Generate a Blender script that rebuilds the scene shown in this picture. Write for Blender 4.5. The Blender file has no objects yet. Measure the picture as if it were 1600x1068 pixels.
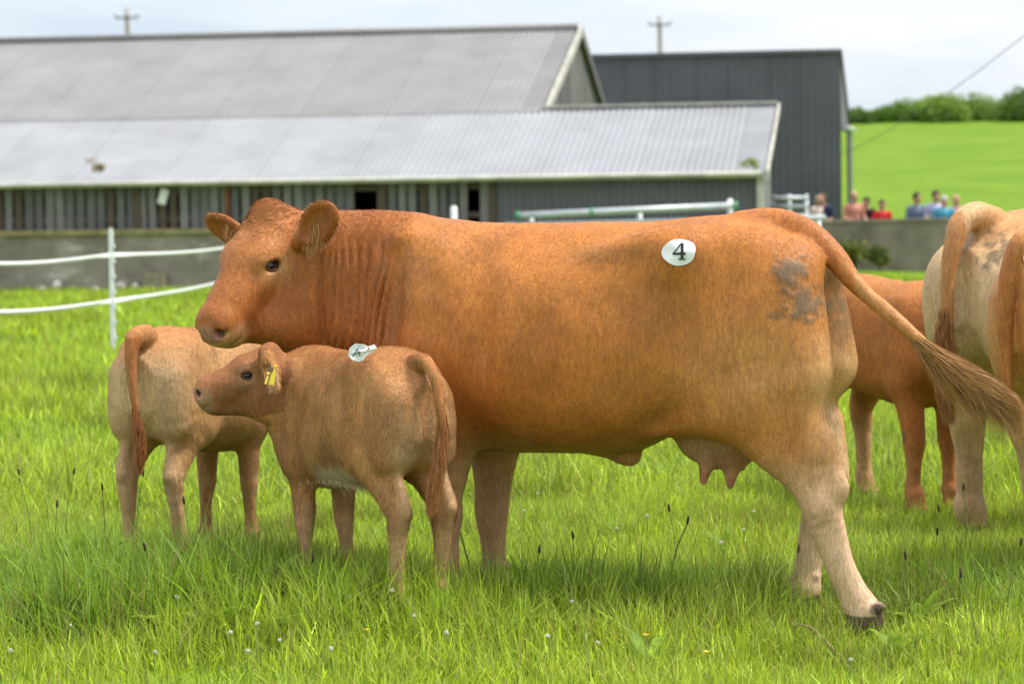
import bpy, math, random
import numpy as np
from mathutils import Vector, Matrix

# ------------------------------------------------------------------ camera, sky, sun, exposure
scene = bpy.context.scene
FPX, CAMH, HORIZ = 4200.0, 1.65, 275.0
PITCH = math.atan((534 - HORIZ) / FPX)
ROLL = math.radians(0.9)
cam_data = bpy.data.cameras.new("camera")
cam = bpy.data.objects.new("camera", cam_data)
scene.collection.objects.link(cam)
cam_data.sensor_width = 36.0
cam_data.lens = FPX / 1600 * 36.0
cam_data.clip_start = 0.1
cam_data.clip_end = 3000
cam.location = (0, 0, CAMH)
cam.rotation_euler = (math.pi / 2 - PITCH, ROLL, 0)
cam_data.dof.use_dof = True
cam_data.dof.focus_distance = 9.8
cam_data.dof.aperture_fstop = 4.0
scene.camera = cam
CAMR = np.array(cam.rotation_euler.to_matrix())

world = bpy.data.worlds.new("World")
scene.world = world
world.use_nodes = True
wn = world.node_tree
wn.nodes.clear()
SUN_EL, SUN_AZ = math.radians(62), math.radians(86)     # azimuth: direction the sun stands, from +Y clockwise


def wnode(t, **kw):
    n = wn.nodes.new(t)
    for k, v in kw.items():
        setattr(n, k, v)
    return n


w_out = wnode('ShaderNodeOutputWorld')
w_bg = wnode('ShaderNodeBackground')
w_sky = wnode('ShaderNodeTexSky', sky_type='NISHITA')
w_sky.sun_disc = False
w_sky.sun_elevation = SUN_EL
w_sky.sun_rotation = SUN_AZ
w_scale = wnode('ShaderNodeMix', data_type='RGBA', blend_type='MULTIPLY')
w_scale.inputs[0].default_value = 1.0
wn.links.new(w_sky.outputs[0], w_scale.inputs[6])
w_scale.inputs[7].default_value = (0.10, 0.10, 0.10, 1)
w_tc = wnode('ShaderNodeTexCoord')
w_map = wnode('ShaderNodeMapping')
w_map.inputs['Scale'].default_value = (1.0, 1.0, 5.0)
wn.links.new(w_tc.outputs['Generated'], w_map.inputs[0])
w_noise = wnode('ShaderNodeTexNoise')
w_noise.inputs['Scale'].default_value = 3.2
w_noise.inputs['Detail'].default_value = 6
w_noise.inputs['Roughness'].default_value = 0.55
wn.links.new(w_map.outputs[0], w_noise.inputs['Vector'])
w_ramp = wnode('ShaderNodeValToRGB')
w_ramp.color_ramp.elements[0].position = 0.36
w_ramp.color_ramp.elements[0].color = (0.62, 0.71, 0.82, 1)
w_ramp.color_ramp.elements[1].position = 0.60
w_ramp.color_ramp.elements[1].color = (0.93, 0.95, 0.97, 1)
wn.links.new(w_noise.outputs[0], w_ramp.inputs[0])
# an overcast dome is about three times as bright overhead as at the horizon
w_sep = wnode('ShaderNodeSeparateXYZ')
wn.links.new(w_tc.outputs['Generated'], w_sep.inputs[0])
w_mr = wnode('ShaderNodeMapRange')
w_mr.inputs['From Min'].default_value = 0.0
w_mr.inputs['From Max'].default_value = 1.0
w_mr.inputs['To Min'].default_value = 0.86
w_mr.inputs['To Max'].default_value = 1.6
wn.links.new(w_sep.outputs[2], w_mr.inputs['Value'])
w_dome = wnode('ShaderNodeMix', data_type='RGBA', blend_type='MULTIPLY')
w_dome.inputs[0].default_value = 1.0
wn.links.new(w_ramp.outputs[0], w_dome.inputs[6])
wn.links.new(w_mr.outputs[0], w_dome.inputs[7])
w_mix = wnode('ShaderNodeMix', data_type='RGBA')
w_mix.inputs[0].default_value = 0.90
wn.links.new(w_scale.outputs[2], w_mix.inputs[6])
wn.links.new(w_dome.outputs[2], w_mix.inputs[7])
wn.links.new(w_mix.outputs[2], w_bg.inputs[0])
w_bg.inputs[1].default_value = 1.0
wn.links.new(w_bg.outputs[0], w_out.inputs[0])

sun_data = bpy.data.lights.new("sun", 'SUN')
sun_data.energy = 3.6
sun_data.angle = math.radians(12)
sun_data.color = (1.0, 0.955, 0.88)
sun = bpy.data.objects.new("sun", sun_data)
scene.collection.objects.link(sun)
sdir = Vector((math.sin(SUN_AZ) * math.cos(SUN_EL), math.cos(SUN_AZ) * math.cos(SUN_EL), math.sin(SUN_EL)))
sun.rotation_euler = sdir.to_track_quat('Z', 'Y').to_euler()

scene.view_settings.view_transform = 'Standard'
scene.view_settings.look = 'None'
scene.view_settings.gamma = 1.0
scene.view_settings.use_curve_mapping = False
scene.view_settings.exposure = 0.40

# ------------------------------------------------------------------ helpers
COL = scene.collection
rng = np.random.default_rng(7)
random.seed(7)


def ray(px, py):
    return CAMR @ np.array([(px - 800) / FPX, -(py - 534) / FPX, -1.0])


def P(px, py, Y):
    """the point at depth Y (metres in front of the camera) seen at photo pixel px, py"""
    d = ray(px, py)
    return np.array([0, 0, CAMH]) + d * (Y / d[1])


def ground_z(x, y):
    """height of the pasture"""
    x = np.asarray(x, float)
    y = np.asarray(y, float)
    z = 0.07 * np.exp(-(((x + 1.0) / 1.3) ** 2 + ((y - 10.0) / 1.3) ** 2))
    t = np.clip((y - 22) / 34, 0, 1)
    xr = np.clip((x - 3.5) / 8, 0, 1)
    z = z - (0.45 + 0.30 * xr * xr * (3 - 2 * xr)) * t * t * (3 - 2 * t)
    # hill beyond the yard, rising to the hedge
    t2 = np.clip((y - 68) / 100, 0, 1)
    z = z + 5.5 * t2 ** 1.15
    z = z + 0.02 * np.sin(x * 1.7 + 0.6 * y) * np.sin(y * 1.1) * np.clip(1 - (y - 14) / 10, 0, 1)
    return z


def tag(o, label=None, cat=None, group=None, kind=None):
    if label: o['label'] = label
    if cat: o['category'] = cat
    if group: o['group'] = group
    if kind: o['kind'] = kind
    return o


def empty(name, loc=(0, 0, 0), rz=0.0):
    o = bpy.data.objects.new(name, None)
    o.empty_display_size = 0.1
    o.location = loc
    o.rotation_euler = (0, 0, rz)
    COL.objects.link(o)
    return o


def link(name, me, mat=None, parent=None):
    o = bpy.data.objects.new(name, me)
    COL.objects.link(o)
    if mat is not None and len(me.materials) == 0:
        me.materials.append(mat)
    if parent is not None:
        o.parent = parent
    return o


def mesh_np(name, V, F, cols=None, smooth=True):
    """mesh from numpy arrays: V (n,3), F (m,k) with one k, cols (n,3) per vertex"""
    V = np.ascontiguousarray(V, np.float32)
    F = np.ascontiguousarray(F, np.int32)
    me = bpy.data.meshes.new(name)
    k = F.shape[1]
    me.vertices.add(len(V))
    me.vertices.foreach_set('co', V.ravel())
    me.loops.add(F.size)
    me.loops.foreach_set('vertex_index', F.ravel())
    me.polygons.add(len(F))
    me.polygons.foreach_set('loop_start', np.arange(0, F.size, k, dtype=np.int32))
    me.polygons.foreach_set('use_smooth', np.full(len(F), smooth, dtype=bool))
    if cols is not None:
        a = me.color_attributes.new('Col', 'FLOAT_COLOR', 'POINT')
        c = np.ones((len(V), 4), np.float32)
        c[:, :3] = cols
        a.data.foreach_set('color', c.ravel())
    me.update(calc_edges=True)
    me.validate()
    return me


class MB:
    """collects polygons into one mesh"""

    def __init__(self):
        self.v, self.f = [], []

    def add(self, vs, fs):
        b = len(self.v)
        self.v += [tuple(float(c) for c in p) for p in vs]
        self.f += [tuple(b + i for i in f) for f in fs]
        return self

    def box(self, c, s, axes=None, bev=0.0):
        """box centred c with full sizes s along axes (3 unit vectors)"""
        ax = np.eye(3) if axes is None else np.array(axes, float)
        c = np.array(c, float)
        h = np.array(s, float) / 2
        if bev <= 0:
            vs = [c + ax[0] * h[0] * i + ax[1] * h[1] * j + ax[2] * h[2] * k for k in (-1, 1) for j in (-1, 1) for i in (-1, 1)]
            fs = [(0, 2, 3, 1), (4, 5, 7, 6), (0, 1, 5, 4), (2, 6, 7, 3), (0, 4, 6, 2), (1, 3, 7, 5)]
            return self.add(vs, fs)
        # chamfer the four long edges along axis 2
        b = bev
        ring = [(-h[0] + b, -h[1]), (h[0] - b, -h[1]), (h[0], -h[1] + b), (h[0], h[1] - b), (h[0] - b, h[1]), (-h[0] + b, h[1]), (-h[0], h[1] - b), (-h[0], -h[1] + b)]
        vs = [c + ax[0] * p + ax[1] * q + ax[2] * (h[2] * k) for k in (-1, 1) for p, q in ring]
        fs = [tuple(range(7, -1, -1)), tuple(range(8, 16))] + [(i, (i + 1) % 8, 8 + (i + 1) % 8, 8 + i) for i in range(8)]
        return self.add(vs, fs)

    def tube(self, pts, radii, n=8, cap=True):
        pts = [np.array(p, float) for p in pts]
        if np.isscalar(radii):
            radii = [radii] * len(pts)
        b = len(self.v)
        for i, p in enumerate(pts):
            t = pts[min(i + 1, len(pts) - 1)] - pts[max(i - 1, 0)]
            t = t / (np.linalg.norm(t) + 1e-9)
            up = np.array([0, 0, 1.0]) if abs(t[2]) < 0.9 else np.array([1.0, 0, 0])
            a = np.cross(t, up); a /= np.linalg.norm(a)
            c = np.cross(a, t)
            for k in range(n):
                an = 2 * math.pi * k / n
                self.v.append(tuple(p + radii[i] * (a * math.cos(an) + c * math.sin(an))))
        for i in range(len(pts) - 1):
            for k in range(n):
                k2 = (k + 1) % n
                self.f.append((b + i * n + k, b + (i + 1) * n + k, b + (i + 1) * n + k2, b + i * n + k2))
        if cap:
            self.f.append(tuple(b + k for k in range(n)))
            e = b + (len(pts) - 1) * n
            self.f.append(tuple(e + k for k in reversed(range(n))))
        return self

    def build(self, name, mat=None, parent=None, smooth=False):
        me = bpy.data.meshes.new(name)
        me.from_pydata(self.v, [], self.f)
        if smooth:
            me.polygons.foreach_set('use_smooth', np.ones(len(me.polygons), dtype=bool))
        me.update()
        return link(name, me, mat, parent)


# ------------------------------------------------------------------ materials
class Mat:
    def __init__(self, name, rough=0.7, spec=0.3, metal=0.0):
        m = bpy.data.materials.new(name)
        m.use_nodes = True
        self.m, self.nt = m, m.node_tree
        self.b = self.nt.nodes['Principled BSDF']
        self.out = self.nt.nodes['Material Output']
        self.b.inputs['Roughness'].default_value = rough
        self.b.inputs['Specular IOR Level'].default_value = spec
        self.b.inputs['Metallic'].default_value = metal

    def n(self, t, **kw):
        x = self.nt.nodes.new(t)
        for k, v in kw.items():
            setattr(x, k, v)
        return x

    def l(self, a, b):
        self.nt.links.new(a, b)

    def noise(self, scale, detail=4, rough=0.55, coord='Object', stretch=(1, 1, 1), rot=(0, 0, 0)):
        tc = self.n('ShaderNodeTexCoord')
        mp = self.n('ShaderNodeMapping')
        mp.inputs['Scale'].default_value = stretch
        mp.inputs['Rotation'].default_value = rot
        self.l(tc.outputs[coord], mp.inputs[0])
        t = self.n('ShaderNodeTexNoise')
        t.inputs['Scale'].default_value = scale
        t.inputs['Detail'].default_value = detail
        t.inputs['Roughness'].default_value = rough
        self.l(mp.outputs[0], t.inputs['Vector'])
        return t.outputs[0]

    def ramp(self, fac, stops):
        r = self.n('ShaderNodeValToRGB')
        els = r.color_ramp.elements
        while len(els) < len(stops):
            els.new(0.5)
        for e, (p, c) in zip(els, stops):
            e.position = p
            e.color = (c[0], c[1], c[2], 1)
        self.l(fac, r.inputs[0])
        return r.outputs[0]

    def mix(self, fac, a, b, mode='MIX'):
        x = self.n('ShaderNodeMix', data_type='RGBA', blend_type=mode)
        for s, v in ((x.inputs[0], fac), (x.inputs[6], a), (x.inputs[7], b)):
            if hasattr(v, 'links') or hasattr(v, 'is_linked'):
                self.l(v, s)
            elif isinstance(v, (int, float)):
                s.default_value = v
            else:
                s.default_value = (v[0], v[1], v[2], 1)
        return x.outputs[2]

    def color(self, c):
        if hasattr(c, 'is_linked'):
            self.l(c, self.b.inputs['Base Color'])
        else:
            self.b.inputs['Base Color'].default_value = (c[0], c[1], c[2], 1)
        return self

    def bump(self, h, strength=0.3, dist=0.01):
        bn = self.n('ShaderNodeBump')
        bn.inputs['Strength'].default_value = strength
        bn.inputs['Distance'].default_value = dist
        self.l(h, bn.inputs['Height'])
        self.l(bn.outputs[0], self.b.inputs['Normal'])
        return self

    def attr(self, name='Col'):
        a = self.n('ShaderNodeAttribute', attribute_name=name)
        return a.outputs['Color']


def srgb(r, g, b):
    f = lambda c: (c / 255 / 12.92) if c / 255 <= 0.04045 else ((c / 255 + 0.055) / 1.055) ** 2.4
    return (f(r), f(g), f(b))


def plain(name, c, rough=0.7, spec=0.3, metal=0.0, var=0.15, scale=12.0):
    m = Mat(name, rough, spec, metal)
    nz = m.noise(scale, 5)
    dark = tuple(x * (1 - var) for x in c)
    lite = tuple(min(1, x * (1 + var)) for x in c)
    m.color(m.ramp(nz, [(0.3, dark), (0.7, lite)]))
    return m.m

# ------------------------------------------------------------------ implicit-surface modeller for bodies
class Sdf:
    def __init__(self, lo, hi, res):
        self.lo, self.res = np.array(lo, float), res
        n = np.ceil((np.array(hi) - self.lo) / res).astype(int) + 1
        self.ax = [(self.lo[i] + res * np.arange(n[i])).astype(np.float32) for i in range(3)]
        self.D = np.full(tuple(n), 0.4, np.float32)

    def _apply(self, f, lo, hi, k, mode):
        pad = k + 0.05
        sl = []
        for i in range(3):
            a = int(np.searchsorted(self.ax[i], lo[i] - pad))
            b = int(np.searchsorted(self.ax[i], hi[i] + pad))
            if b <= a:
                return
            sl.append(slice(a, b))
        sl = tuple(sl)
        x = self.ax[0][sl[0]][:, None, None]
        y = self.ax[1][sl[1]][None, :, None]
        z = self.ax[2][sl[2]][None, None, :]
        d = f(x, y, z).astype(np.float32)
        a = self.D[sl]
        k = max(k, 1e-4)
        if mode == 'u':
            h = np.clip(0.5 + 0.5 * (a - d) / k, 0, 1)
            self.D[sl] = a * (1 - h) + d * h - k * h * (1 - h)
        else:
            h = np.clip(0.5 - 0.5 * (a + d) / k, 0, 1)
            self.D[sl] = a * (1 - h) - d * h + k * h * (1 - h)

    def ell(self, c, r, R=None, k=0.04, mode='u'):
        c = np.array(c, float)
        r = np.array(r, float) if not np.isscalar(r) else np.array([r, r, r], float)
        R = np.eye(3) if R is None else np.array(R, float)
        ext = np.sqrt(((R * r[:, None]) ** 2).sum(0))

        def f(x, y, z):
            p = [x - c[0], y - c[1], z - c[2]]
            q = [p[0] * R[i][0] + p[1] * R[i][1] + p[2] * R[i][2] for i in range(3)]
            k0 = np.sqrt((q[0] / r[0]) ** 2 + (q[1] / r[1]) ** 2 + (q[2] / r[2]) ** 2)
            k1 = np.sqrt((q[0] / r[0] ** 2) ** 2 + (q[1] / r[1] ** 2) ** 2 + (q[2] / r[2] ** 2) ** 2)
            return k0 * (k0 - 1) / np.maximum(k1, 1e-5)
        self._apply(f, c - ext, c + ext, k, mode)
        return self

    def cone(self, a, b, ra, rb, k=0.03, mode='u', sq=1.0, axis=(0, 1, 0)):
        """tapered capsule; sq < 1 flattens it along axis"""
        a, b = np.array(a, float), np.array(b, float)
        ba = b - a
        L2 = float(ba @ ba) + 1e-9
        ax = np.array(axis, float)
        ax = ax / np.linalg.norm(ax)
        g = 1.0 / sq - 1.0

        def f(x, y, z):
            px, py, pz = x - a[0], y - a[1], z - a[2]
            h = np.clip((px * ba[0] + py * ba[1] + pz * ba[2]) / L2, 0, 1)
            qx, qy, qz = px - ba[0] * h, py - ba[1] * h, pz - ba[2] * h
            if g:
                s = (qx * ax[0] + qy * ax[1] + qz * ax[2]) * g
                qx, qy, qz = qx + s * ax[0], qy + s * ax[1], qz + s * ax[2]
            return np.sqrt(qx * qx + qy * qy + qz * qz) - (ra + (rb - ra) * h)
        m = max(ra, rb)
        self._apply(f, np.minimum(a, b) - m, np.maximum(a, b) + m, k, mode)
        return self

    def chain(self, pts, k=0.03, sq=1.0, axis=(0, 1, 0)):
        """pts: list of (xyz, r)"""
        P_ = [np.array(p, float) for p, _ in pts]
        R_ = [float(q) for _, q in pts]
        # resample along a smooth curve so joints do not bulge
        m = len(P_)
        t = np.arange(m)
        ts = np.linspace(0, m - 1, (m - 1) * 3 + 1)
        A = np.stack(P_)
        tan = np.gradient(A, axis=0)
        tr = np.gradient(np.array(R_))
        QP, QR = [], []
        for x in ts:
            i = min(int(x), m - 2)
            f = x - i
            h0, h1, h2, h3 = 2 * f ** 3 - 3 * f ** 2 + 1, f ** 3 - 2 * f ** 2 + f, -2 * f ** 3 + 3 * f ** 2, f ** 3 - f ** 2
            QP.append(h0 * A[i] + h1 * tan[i] + h2 * A[i + 1] + h3 * tan[i + 1])
            QR.append(h0 * R_[i] + h1 * tr[i] + h2 * R_[i + 1] + h3 * tr[i + 1])
        ax = np.array(axis, float)
        ax = ax / np.linalg.norm(ax)
        g = 1.0 / sq - 1.0

        def f(x, y, z):
            best = None
            for a, b, ra, rb in zip(QP[:-1], QP[1:], QR[:-1], QR[1:]):
                ba = b - a
                L2 = float(ba @ ba) + 1e-9
                px, py, pz = x - a[0], y - a[1], z - a[2]
                h = np.clip((px * ba[0] + py * ba[1] + pz * ba[2]) / L2, 0, 1)
                qx, qy, qz = px - ba[0] * h, py - ba[1] * h, pz - ba[2] * h
                if g:
                    s = (qx * ax[0] + qy * ax[1] + qz * ax[2]) * g
                    qx, qy, qz = qx + s * ax[0], qy + s * ax[1], qz + s * ax[2]
                d = np.sqrt(qx * qx + qy * qy + qz * qz) - (ra + (rb - ra) * h)
                best = d if best is None else np.minimum(best, d)
            return best
        mr = max(QR)
        A = np.stack(QP)
        self._apply(f, A.min(0) - mr, A.max(0) + mr, k, 'u')
        return self

    def trunk(self, st, k=0.05, p=2.25, egg=0.16):
        """st: rows (x, top z, bottom z, half width[, y centre]); cross sections of the barrel"""
        st = np.array(sorted([tuple(s) + ((0.0,) if len(s) == 4 else ()) for s in st]), float)
        xs = np.linspace(st[0, 0], st[-1, 0], 240)
        cur = [np.interp(xs, st[:, 0], st[:, i]) for i in range(1, 5)]
        ker = np.hanning(25); ker /= ker.sum()
        cur = [np.convolve(np.pad(c, 12, mode='edge'), ker, 'valid') for c in cur]

        def f(x, y, z):
            xx = x[:, 0, 0]
            top, bot, w, yc = [np.interp(xx, xs, c)[:, None, None] for c in cur]
            zc, h = (top + bot) / 2, np.maximum((top - bot) / 2, 0.01)
            t = np.clip((z - zc) / h, -1.2, 1.2)
            ww = np.maximum(w * (1 - egg * t), 0.01)
            u = ((np.abs(y - yc) / ww) ** p + np.abs((z - zc) / h) ** p) ** (1 / p)
            d = (u - 1) * np.minimum(ww, h) * 0.92
            over = np.maximum(np.maximum(xs[0] - x, x - xs[-1]), 0)
            return np.where(over > 0, np.sqrt(np.maximum(d, 0) ** 2 + over ** 2) + np.minimum(d, 0) * 0, d)
        wm = st[:, 3].max() * 1.2
        self._apply(f, (xs[0], -wm, st[:, 2].min()), (xs[-1], wm, st[:, 1].max()), k, 'u')
        return self

    def mesh(self, smooth=2):
        D = self.D
        S = D < 0
        nx, ny, nz = D.shape
        c = [S[i:nx - 1 + i, j:ny - 1 + j, l:nz - 1 + l] for i in (0, 1) for j in (0, 1) for l in (0, 1)]
        cnt = sum(a.astype(np.int8) for a in c)
        act = (cnt > 0) & (cnt < 8)
        ci = np.argwhere(act)
        idx = np.full(act.shape, -1, np.int32)
        idx[tuple(ci.T)] = np.arange(len(ci))
        vals = np.stack([D[ci[:, 0] + i, ci[:, 1] + j, ci[:, 2] + l] for i in (0, 1) for j in (0, 1) for l in (0, 1)], 1)
        corners = np.array([(i, j, l) for i in (0, 1) for j in (0, 1) for l in (0, 1)], float)
        acc = np.zeros((len(ci), 3)); num = np.zeros(len(ci))
        for a in range(8):
            for b in range(a + 1, 8):
                if abs(corners[a] - corners[b]).sum() != 1:
                    continue
                va, vb = vals[:, a], vals[:, b]
                m = (va < 0) != (vb < 0)
                t = np.where(m, va / np.where(m, va - vb, 1), 0)
                pt = corners[a] + t[:, None] * (corners[b] - corners[a])
                acc += pt * m[:, None]
                num += m
        V = (ci + acc / num[:, None]) * self.res + self.lo
        Fs = []
        for axis in range(3):
            A = np.take(S, np.arange(S.shape[axis] - 1), axis)
            B = np.take(S, np.arange(1, S.shape[axis]), axis)
            e = np.argwhere(A != B)
            o1, o2 = [i for i in range(3) if i != axis]
            ok = (e[:, o1] > 0) & (e[:, o2] > 0) & (e[:, o1] < act.shape[o1]) & (e[:, o2] < act.shape[o2])
            e = e[ok]
            q = []
            for d1, d2 in ((1, 1), (0, 1), (0, 0), (1, 0)):
                p = e.copy()
                p[:, o1] -= d1
                p[:, o2] -= d2
                q.append(idx[tuple(p.T)])
            q = np.stack(q, 1)
            flip = A[tuple(e.T)]
            if axis == 1:
                flip = ~flip
            q[~flip] = q[~flip][:, ::-1]
            Fs.append(q)
        F = np.concatenate(Fs)
        F = F[(F >= 0).all(1)]
        # keep the largest connected piece only: drop stray islands by flood over vertices
        E = np.concatenate([F[:, [0, 1]], F[:, [1, 2]], F[:, [2, 3]], F[:, [3, 0]]])
        lab = np.arange(len(V))
        for _ in range(400):
            m = np.minimum(lab[E[:, 0]], lab[E[:, 1]])
            new = lab.copy()
            np.minimum.at(new, E[:, 0], m)
            np.minimum.at(new, E[:, 1], m)
            new = new[new]
            if (new == lab).all():
                break
            lab = new
        big = np.bincount(lab).argmax()
        keep = lab == big
        re = np.cumsum(keep) - 1
        F = re[F[keep[F[:, 0]]]]
        V = V[keep]
        E = np.concatenate([F[:, [0, 1]], F[:, [1, 2]], F[:, [2, 3]], F[:, [3, 0]]])
        deg = np.bincount(E.ravel(), minlength=len(V)).astype(float)
        for it in range(smooth):
            s = np.stack([np.bincount(E[:, 0], V[E[:, 1], i], len(V)) + np.bincount(E[:, 1], V[E[:, 0], i], len(V)) for i in range(3)], 1)
            V = V + 0.5 * (s / deg[:, None] - V)
        return V, F


def normals(V, F):
    n = np.cross(V[F[:, 2]] - V[F[:, 0]], V[F[:, 3]] - V[F[:, 1]])
    N = np.stack([sum(np.bincount(F[:, j], n[:, i], len(V)) for j in range(4)) for i in range(3)], 1)
    return N / (np.linalg.norm(N, axis=1)[:, None] + 1e-12)


def vnoise(Pn, scale, seed=0, octaves=3):
    """smooth value noise in [0,1] at points (n,3)"""
    r = np.random.default_rng(seed)
    tab = r.random(4096).astype(np.float32)
    out = np.zeros(len(Pn)); amp = 1.0; tot = 0
    for o in range(octaves):
        q = np.asarray(Pn) * scale * 2 ** o + 37.1 * o
        i = np.floor(q).astype(np.int64)
        f = q - i
        f = f * f * (3 - 2 * f)
        v = 0
        for dx in (0, 1):
            for dy in (0, 1):
                for dz in (0, 1):
                    h = ((i[:, 0] + dx) * 73856093 ^ (i[:, 1] + dy) * 19349663 ^ (i[:, 2] + dz) * 83492791) & 4095
                    w = (f[:, 0] if dx else 1 - f[:, 0]) * (f[:, 1] if dy else 1 - f[:, 1]) * (f[:, 2] if dz else 1 - f[:, 2])
                    v = v + tab[h] * w
        out += amp * v; tot += amp; amp *= 0.5
    return out / tot


def sstep(a, b, x):
    t = np.clip((x - a) / (b - a), 0, 1)
    return t * t * (3 - 2 * t)


def lerpc(C, c, m):
    """blend colours C (n,3) toward c by mask m (n,)"""
    return C + (np.array(c)[None, :] - C) * np.clip(m, 0, 1)[:, None]


def blob(V, c, r):
    r = np.array(r, float) if not np.isscalar(r) else np.array([r] * 3, float)
    return np.exp(-(((V - np.array(c)) / r) ** 2).sum(1))


class Frame:
    """local frame of an animal: forward +X, its left +Y, up +Z; heading in degrees from world +X"""

    def __init__(self, px, Y, heading, z=None):
        p = P(px, 700, Y)
        self.o = np.array([p[0], Y, 0.0])
        self.o[2] = float(ground_z(p[0], Y)) if z is None else z
        a = math.radians(heading)
        self.h = a
        self.R = np.array([[math.cos(a), math.sin(a), 0], [-math.sin(a), math.cos(a), 0], [0, 0, 1]])   # world -> local
        self.cam = self.R @ (np.array([0, 0, CAMH]) - self.o)

    def at(self, px, py, l=0.0):
        d = self.R @ ray(px, py)
        t = (l - self.cam[1]) / d[1]
        return self.cam + d * t

    def foot(self, px, py, l, z):
        """like at(), height overruled"""
        q = self.at(px, py, l)
        return np.array([q[0], l, z])

    def project(self, V):
        """local points -> photo pixels"""
        W = V @ self.R + self.o - np.array([0, 0, CAMH])
        C = W @ CAMR
        return 800 + FPX * C[:, 0] / -C[:, 2], 534 - FPX * C[:, 1] / -C[:, 2]


def basis(f, u):
    f = np.array(f, float); f /= np.linalg.norm(f)
    l = np.cross(u, f); l /= np.linalg.norm(l)
    u = np.cross(f, l)
    return f, l, u


class Head:
    """head frame: origin at the poll, f poll->muzzle, l to the animal's left, u dorsal; s scales the template"""

    def __init__(self, O, turn, pitch, s=1.0, roll=0.0, shape=(1, 1, 1), eye_tilt=0.0):
        t, p = math.radians(turn), math.radians(pitch)
        h = np.array([math.cos(t), math.sin(t), 0])
        F = math.cos(p) * h - math.sin(p) * np.array([0, 0, 1])
        U = math.sin(p) * h + math.cos(p) * np.array([0, 0, 1])
        self.O = np.array(O, float)
        self.F, self.L, self.U = basis(F, U)
        if roll:
            c, s_ = math.cos(math.radians(roll)), math.sin(math.radians(roll))
            self.L, self.U = c * self.L + s_ * self.U, c * self.U - s_ * self.L
        self.B = np.array([self.F, self.L, self.U])
        self.s = s
        self.g = np.array(shape, float)
        self.eye_tilt = math.radians(eye_tilt)

    def p(self, f, l, u):
        g = self.g
        return self.O + self.s * (f * g[0] * self.F + l * g[1] * self.L + u * g[2] * self.U)

    def r(self, *a):
        return np.array(a) * self.s * self.g

    def coords(self, V):
        return (V - self.O) @ self.B.T / self.s / self.g


def head_shape(S, H, calf=False):
    """adult template 0.52 m long; calves are shorter in the face with a rounder skull"""
    s = H.s
    gm = float(H.g[1:].mean())
    ct, st = math.cos(H.eye_tilt), math.sin(H.eye_tilt)
    EB = np.array([ct * H.F + st * H.U, H.L, ct * H.U - st * H.F])
    e = lambda c, r, k=0.05, mode='u', R=None: S.ell(H.p(*c), H.r(*r), H.B if R is None else R, k * s, mode)
    co = lambda a, b, ra, rb, k=0.05, sq=1.0, axis=None: S.cone(H.p(*a), H.p(*b), ra * s * gm, rb * s * gm, k * s, 'u', sq, H.L if axis is None else axis)
    e((0.085, 0, -0.085), (0.125, 0.112, 0.108))                      # skull
    e((0.020, 0, -0.012), (0.050, 0.058, 0.05))                       # poll
    e((0.17, 0, -0.062), (0.12, 0.112, 0.075))                        # forehead
    co((0.22, 0, -0.075), (0.43, 0, -0.085), 0.082, 0.062, 0.06)      # face
    co((0.22, 0, -0.13), (0.42, 0, -0.125), 0.085, 0.058, 0.06, 0.85)
    co((0.12, 0, -0.225), (0.41, 0, -0.175), 0.062, 0.040, 0.06)       # lower jaw
    for sd in (1, -1):
        e((0.15, sd * 0.060, -0.180), (0.125, 0.050, 0.115), 0.05)    # cheek
        e((0.185, sd * 0.088, -0.045), (0.055, 0.036, 0.034), 0.035)  # brow
        S.ell(H.p(0.203 - 0.018 * math.sin(H.eye_tilt), sd * 0.108, -0.070 + 0.021 * math.cos(H.eye_tilt)), H.r(0.040, 0.018, 0.010), EB, 0.012 * s)
        e((0.235, sd * 0.082, -0.100), (0.06, 0.030, 0.030), 0.04)    # cheekbone
        e((0.29, sd * 0.045, -0.105), (0.09, 0.035, 0.05), 0.05)
        e((0.36, sd * 0.040, -0.105), (0.09, 0.034, 0.052), 0.05)
        e((0.455, sd * 0.036, -0.095), (0.058, 0.041, 0.050), 0.03)   # nostril wings
    e((0.462, 0, -0.112), (0.058, 0.070, 0.066), 0.04)                # muzzle
    e((0.432, 0, -0.168), (0.055, 0.056, 0.036), 0.02)                # chin
    for sd in (1, -1):
        # eye socket: almond opening, with lids
        e((0.203, sd * 0.116, -0.070), (0.036, 0.024, 0.020), 0.012, 's', EB)
        e((0.506, sd * 0.048, -0.088), (0.018, 0.014, 0.019), 0.010, 's')
        e((0.494, sd * 0.064, -0.096), (0.016, 0.013, 0.010), 0.010, 's')
        # mouth corner line
        S.cone(H.p(0.485, sd * 0.035, -0.150), H.p(0.455, sd * 0.052, -0.150), 0.006 * s, 0.005 * s, 0.008 * s, 's')
    return S


def ear(S, base, tip, facing, width, thick=0.011, cup=0.6, k=0.02):
    """leaf shaped cupped ear from base to tip, its hollow facing 'facing'"""
    base, tip = np.array(base, float), np.array(tip, float)
    f = tip - base
    ln = np.linalg.norm(f)
    f, l, u = basis(f, facing)
    c = (base + tip) / 2
    R = np.array([f, l, u])
    S.ell(c, (ln * 0.56, width / 2, thick * 2.4), R, k)
    S.cone(base - f * 0.03, base + f * 0.05, 0.032, 0.028, 0.03)
    S.ell(c + u * thick * 2.1 + f * ln * 0.03, (ln * 0.46, width * 0.36, thick * 2.3), R, 0.010, 's')
    return R


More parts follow.
